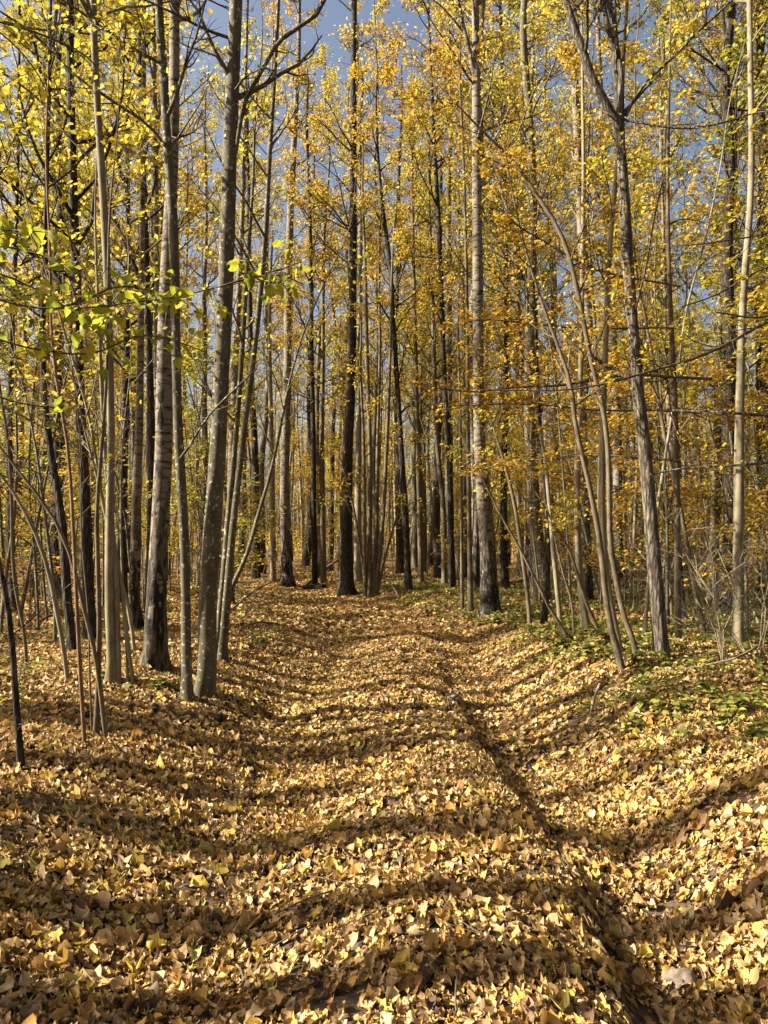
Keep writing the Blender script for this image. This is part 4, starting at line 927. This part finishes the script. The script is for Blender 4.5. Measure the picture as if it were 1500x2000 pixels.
stick('fallen_branch', [(1150,1422,5,.01),(1160,1390,6,.10),(1172,1372,5,.16)], 'short pale stub sticking out of the right bank', 'branch', B_PALE, 0)
stick('fallen_branch', [(1180,1145,9,.1),(1230,1143,9,.25),(1290,1150,8,.35),(1345,1158,6,.3)], 'pale fallen birch bough behind the rough-barked trunk', 'branch', B_PALE, 8)
stick('fallen_branch', [(1240,1128,7,.5),(1290,1135,8,.5),(1340,1150,7,.35),(1400,1165,6,.2)], 'second pale fallen bough, right of the rough-barked trunk', 'branch', B_PALE, 8)
stick('fallen_branch', [(1010,1140,6,.05),(1060,1136,6,.35),(1110,1140,5,.3),(1150,1150,4,.1)], 'pale fallen bough left of the straight pale trunk', 'branch', B_PALE, 5)
stick('fallen_branch', [(460,1236,4,.02),(500,1228,4,.10),(545,1224,3,.05)], 'thin pale dead stick on the left bank beyond the leaning stems', 'branch', B_PALE, 6)
stick('fallen_branch', [(448,1200,4,.04),(490,1180,4,.25),(530,1160,3,.35)], 'dead twiggy branch propped up left of the track bend', 'branch', B_TAN, 7)
stick('fallen_branch', [(735,1150,4,.1),(760,1158,4,.3),(783,1172,3,.01)], 'thin bent dead twig right of the fan of stems', 'branch', B_PALE, 2)
stick('fallen_branch', [(600,1145,6,.05),(640,1135,6,.5),(672,1128,5,.8)], 'slanting dead pole left of the tall dark trunk', 'branch', B_TAN, 3)
stick('fallen_branch', [(1160,1145,5,.05),(1120,1160,4,.3),(1070,1190,4,.1)], 'crooked dead branch between the snapped stem and pale trunk', 'branch', B_TAN, 5)
stick('fallen_branch', [(1485,1230,5,.02),(1440,1150,5,.6),(1405,1110,4,.9)], 'bare dead branch leaning behind the pale column trunk', 'branch', B_PALE, 6)
stick('fallen_branch', [(60,1240,5,.03),(110,1225,5,.2),(170,1215,4,.1)], 'dead branch lying far left on the forest floor', 'branch', B_TAN, 6)
stick('fallen_log', [(594,1155,13,.06),(612,1153,14,.08),(632,1151,12,.07)], 'short dark log lying where the track bends', 'log', B_DARK, 0, sides=10)
stick('root', [(1030,1495,7,.0),(1062,1540,7,.02),(1085,1590,6,.0)], 'dark root exposed in the steep side of the right rut', 'root', B_DARK, 0)
stick('root', [(1290,1860,18,-.01),(1340,1870,20,.02),(1400,1868,14,.0)], 'thick dark root crossing the bottom of the rut', 'root', B_DARK, 0, sides=9)

def rock_mat():
    m, nt, out = mat("grey_brown_stone"); L = nt.links.new
    tc = N(nt, 'ShaderNodeTexCoord'); no = N(nt, 'ShaderNodeTexNoise', i_Scale=22.0, i_Detail=8.0); L(tc.outputs['Object'], no.inputs[0])
    c = ramp(nt, [(.3, (.10, .08, .06)), (.6, (.26, .19, .13)), (1, (.36, .28, .2))], no.outputs[0])
    pb = N(nt, 'ShaderNodeBsdfPrincipled', i_Roughness=.9); bp = N(nt, 'ShaderNodeBump', i_Strength=.8, i_Distance=.01)
    L(no.outputs[0], bp.inputs['Height']); L(bp.outputs[0], pb.inputs['Normal']); L(c, pb.inputs[0]); L(pb.outputs[0], out.inputs[0]); return m
ROCK = rock_mat()
def stone(x, y, w, h, lab, m=None, name='stone', cat='stone'):
    b = ground_at(x, y); s = w / 2 / F * b[1]; hh = h / 2 / F * b[1]
    u, v = np.meshgrid(np.linspace(0, 2 * np.pi, 24, endpoint=False), np.linspace(0.02, np.pi - .02, 14))
    X_ = np.cos(u) * np.sin(v); Y_ = np.sin(u) * np.sin(v); Z_ = np.cos(v)
    sd = x * .013
    nn = 1 + .22 * vnoise(X_ * 1.8 + sd, Y_ * 1.8 + Z_ * 1.3, 4) + .10 * vnoise(X_ * 5 + sd, Y_ * 5 + Z_ * 4, 5)
    V = np.stack([X_ * nn * s, Y_ * nn * s * .8, np.round(Z_ * 2.2) / 2.2 * .35 * nn * hh + Z_ * .65 * nn * hh], -1).reshape(-1, 3)
    i, j = np.meshgrid(np.arange(13), np.arange(24), indexing='ij'); q = np.stack([i * 24 + j, i * 24 + (j + 1) % 24, (i + 1) * 24 + (j + 1) % 24, (i + 1) * 24 + j], -1).reshape(-1, 4)
    mb = MB(); mb.add(V, q[:, ::-1]); o = mb.build(name, [m or ROCK]); o.location = tuple(b + [0, 0, hh * .4]); tag(o, lab, cat)
stone(1328, 1925, 62, 44, 'grey brown stone in the rut near the bottom right')
stone(882, 1372, 34, 22, 'larger pale clod of earth on the rut edge beyond the crest')
stone(856, 1352, 18, 14, 'small pale clod just beyond the larger clod on the rut edge')
stone(424, 1410, 26, 22, 'small dark stump-like clod right of the thick lichened trunk', B_DARK, 'stump', 'stump')
stone(975, 1665, 26, 16, 'small clod on the middle of the track beside the rut')

# ------------------------------------------------------------------ labels of the trees that came out of the loops
LM = [(24, 'the dark trunk at the left edge'), (127, 'the brown trunk with torn bark'), (171, 'the thick dark left trunk'), (215, 'the clump of pale stems'), (311, 'the big left birch'),
      (410, 'the thick lichened trunk'), (498, 'the leaning stem clump'), (558, 'the birch at the track bend'), (676, 'the tall dark track-end trunk'), (740, 'the fan of thin stems'), (790, 'the bent dark trunk'),
      (879, 'the slim black trunk'), (950, 'the big black-footed birch'), (1078, 'the snapped pale stem'), (1130, 'the straight pale trunk'), (1190, 'the leaning bright stem'),
      (1275, 'the rough-barked forked trunk'), (1350, 'the small right birch'), (1442, 'the pale column trunk')]
SH = {'gold': 'yellow-leaved grey trunk', 'maple': 'green-yellow maple', 'slim': 'slim golden tree', 'birch': 'white-barked birch', 'oak': 'broad dark tree', 'bare': 'nearly leafless tree',
      'understory': 'low many-stemmed tree', 'spray': 'low single-stemmed tree', 'brush': 'bare tangled shrub', 'whip': 'thin sapling'}
ORD0 = 0
ORD = ['nearest', 'second nearest', 'third nearest', 'fourth nearest', 'fifth nearest', 'sixth nearest', 'seventh nearest', 'eighth nearest', 'ninth nearest', 'tenth nearest', 'eleventh nearest', 'twelfth nearest'] + [q + ' nearest' for q in 'thirteenth fourteenth fifteenth sixteenth seventeenth eighteenth nineteenth twentieth twenty-first twenty-second twenty-third twenty-fourth twenty-fifth twenty-sixth twenty-seventh twenty-eighth'.split()]
bk_ = {}
for o, kd, x, y in GEN:
    px = 750 + x / y * F
    l = min(LM, key=lambda q: abs(q[0] - px)); side = 'left' if px < l[0] else 'right'
    bk_.setdefault((kd, l[1], side), []).append((y, o))
for (kd, l, side), lst in bk_.items():
    lst.sort(key=lambda q: q[0])
    for n_, (y, o) in enumerate(lst):
        o['label'] = f"{SH[kd]} behind and {side} of {l}" + ('' if len(lst) == 1 else f", {ORD[min(n_, 27)]}")

bp_ = {}
for x, y, c in PLO:
    l = min(LM, key=lambda q: abs(q[0] - x)); side = 'left' if x < l[0] else 'right'
    bp_.setdefault((l[1], side), []).append((y, c))
for (l, side), lst in bp_.items():
    lst.sort(key=lambda q: q[0])
    for n_, (y, c) in enumerate(lst):
        c['label'] = f"low leafy plant just {side} of {l}" + ('' if len(lst) == 1 else f", {ORD[n_]}")
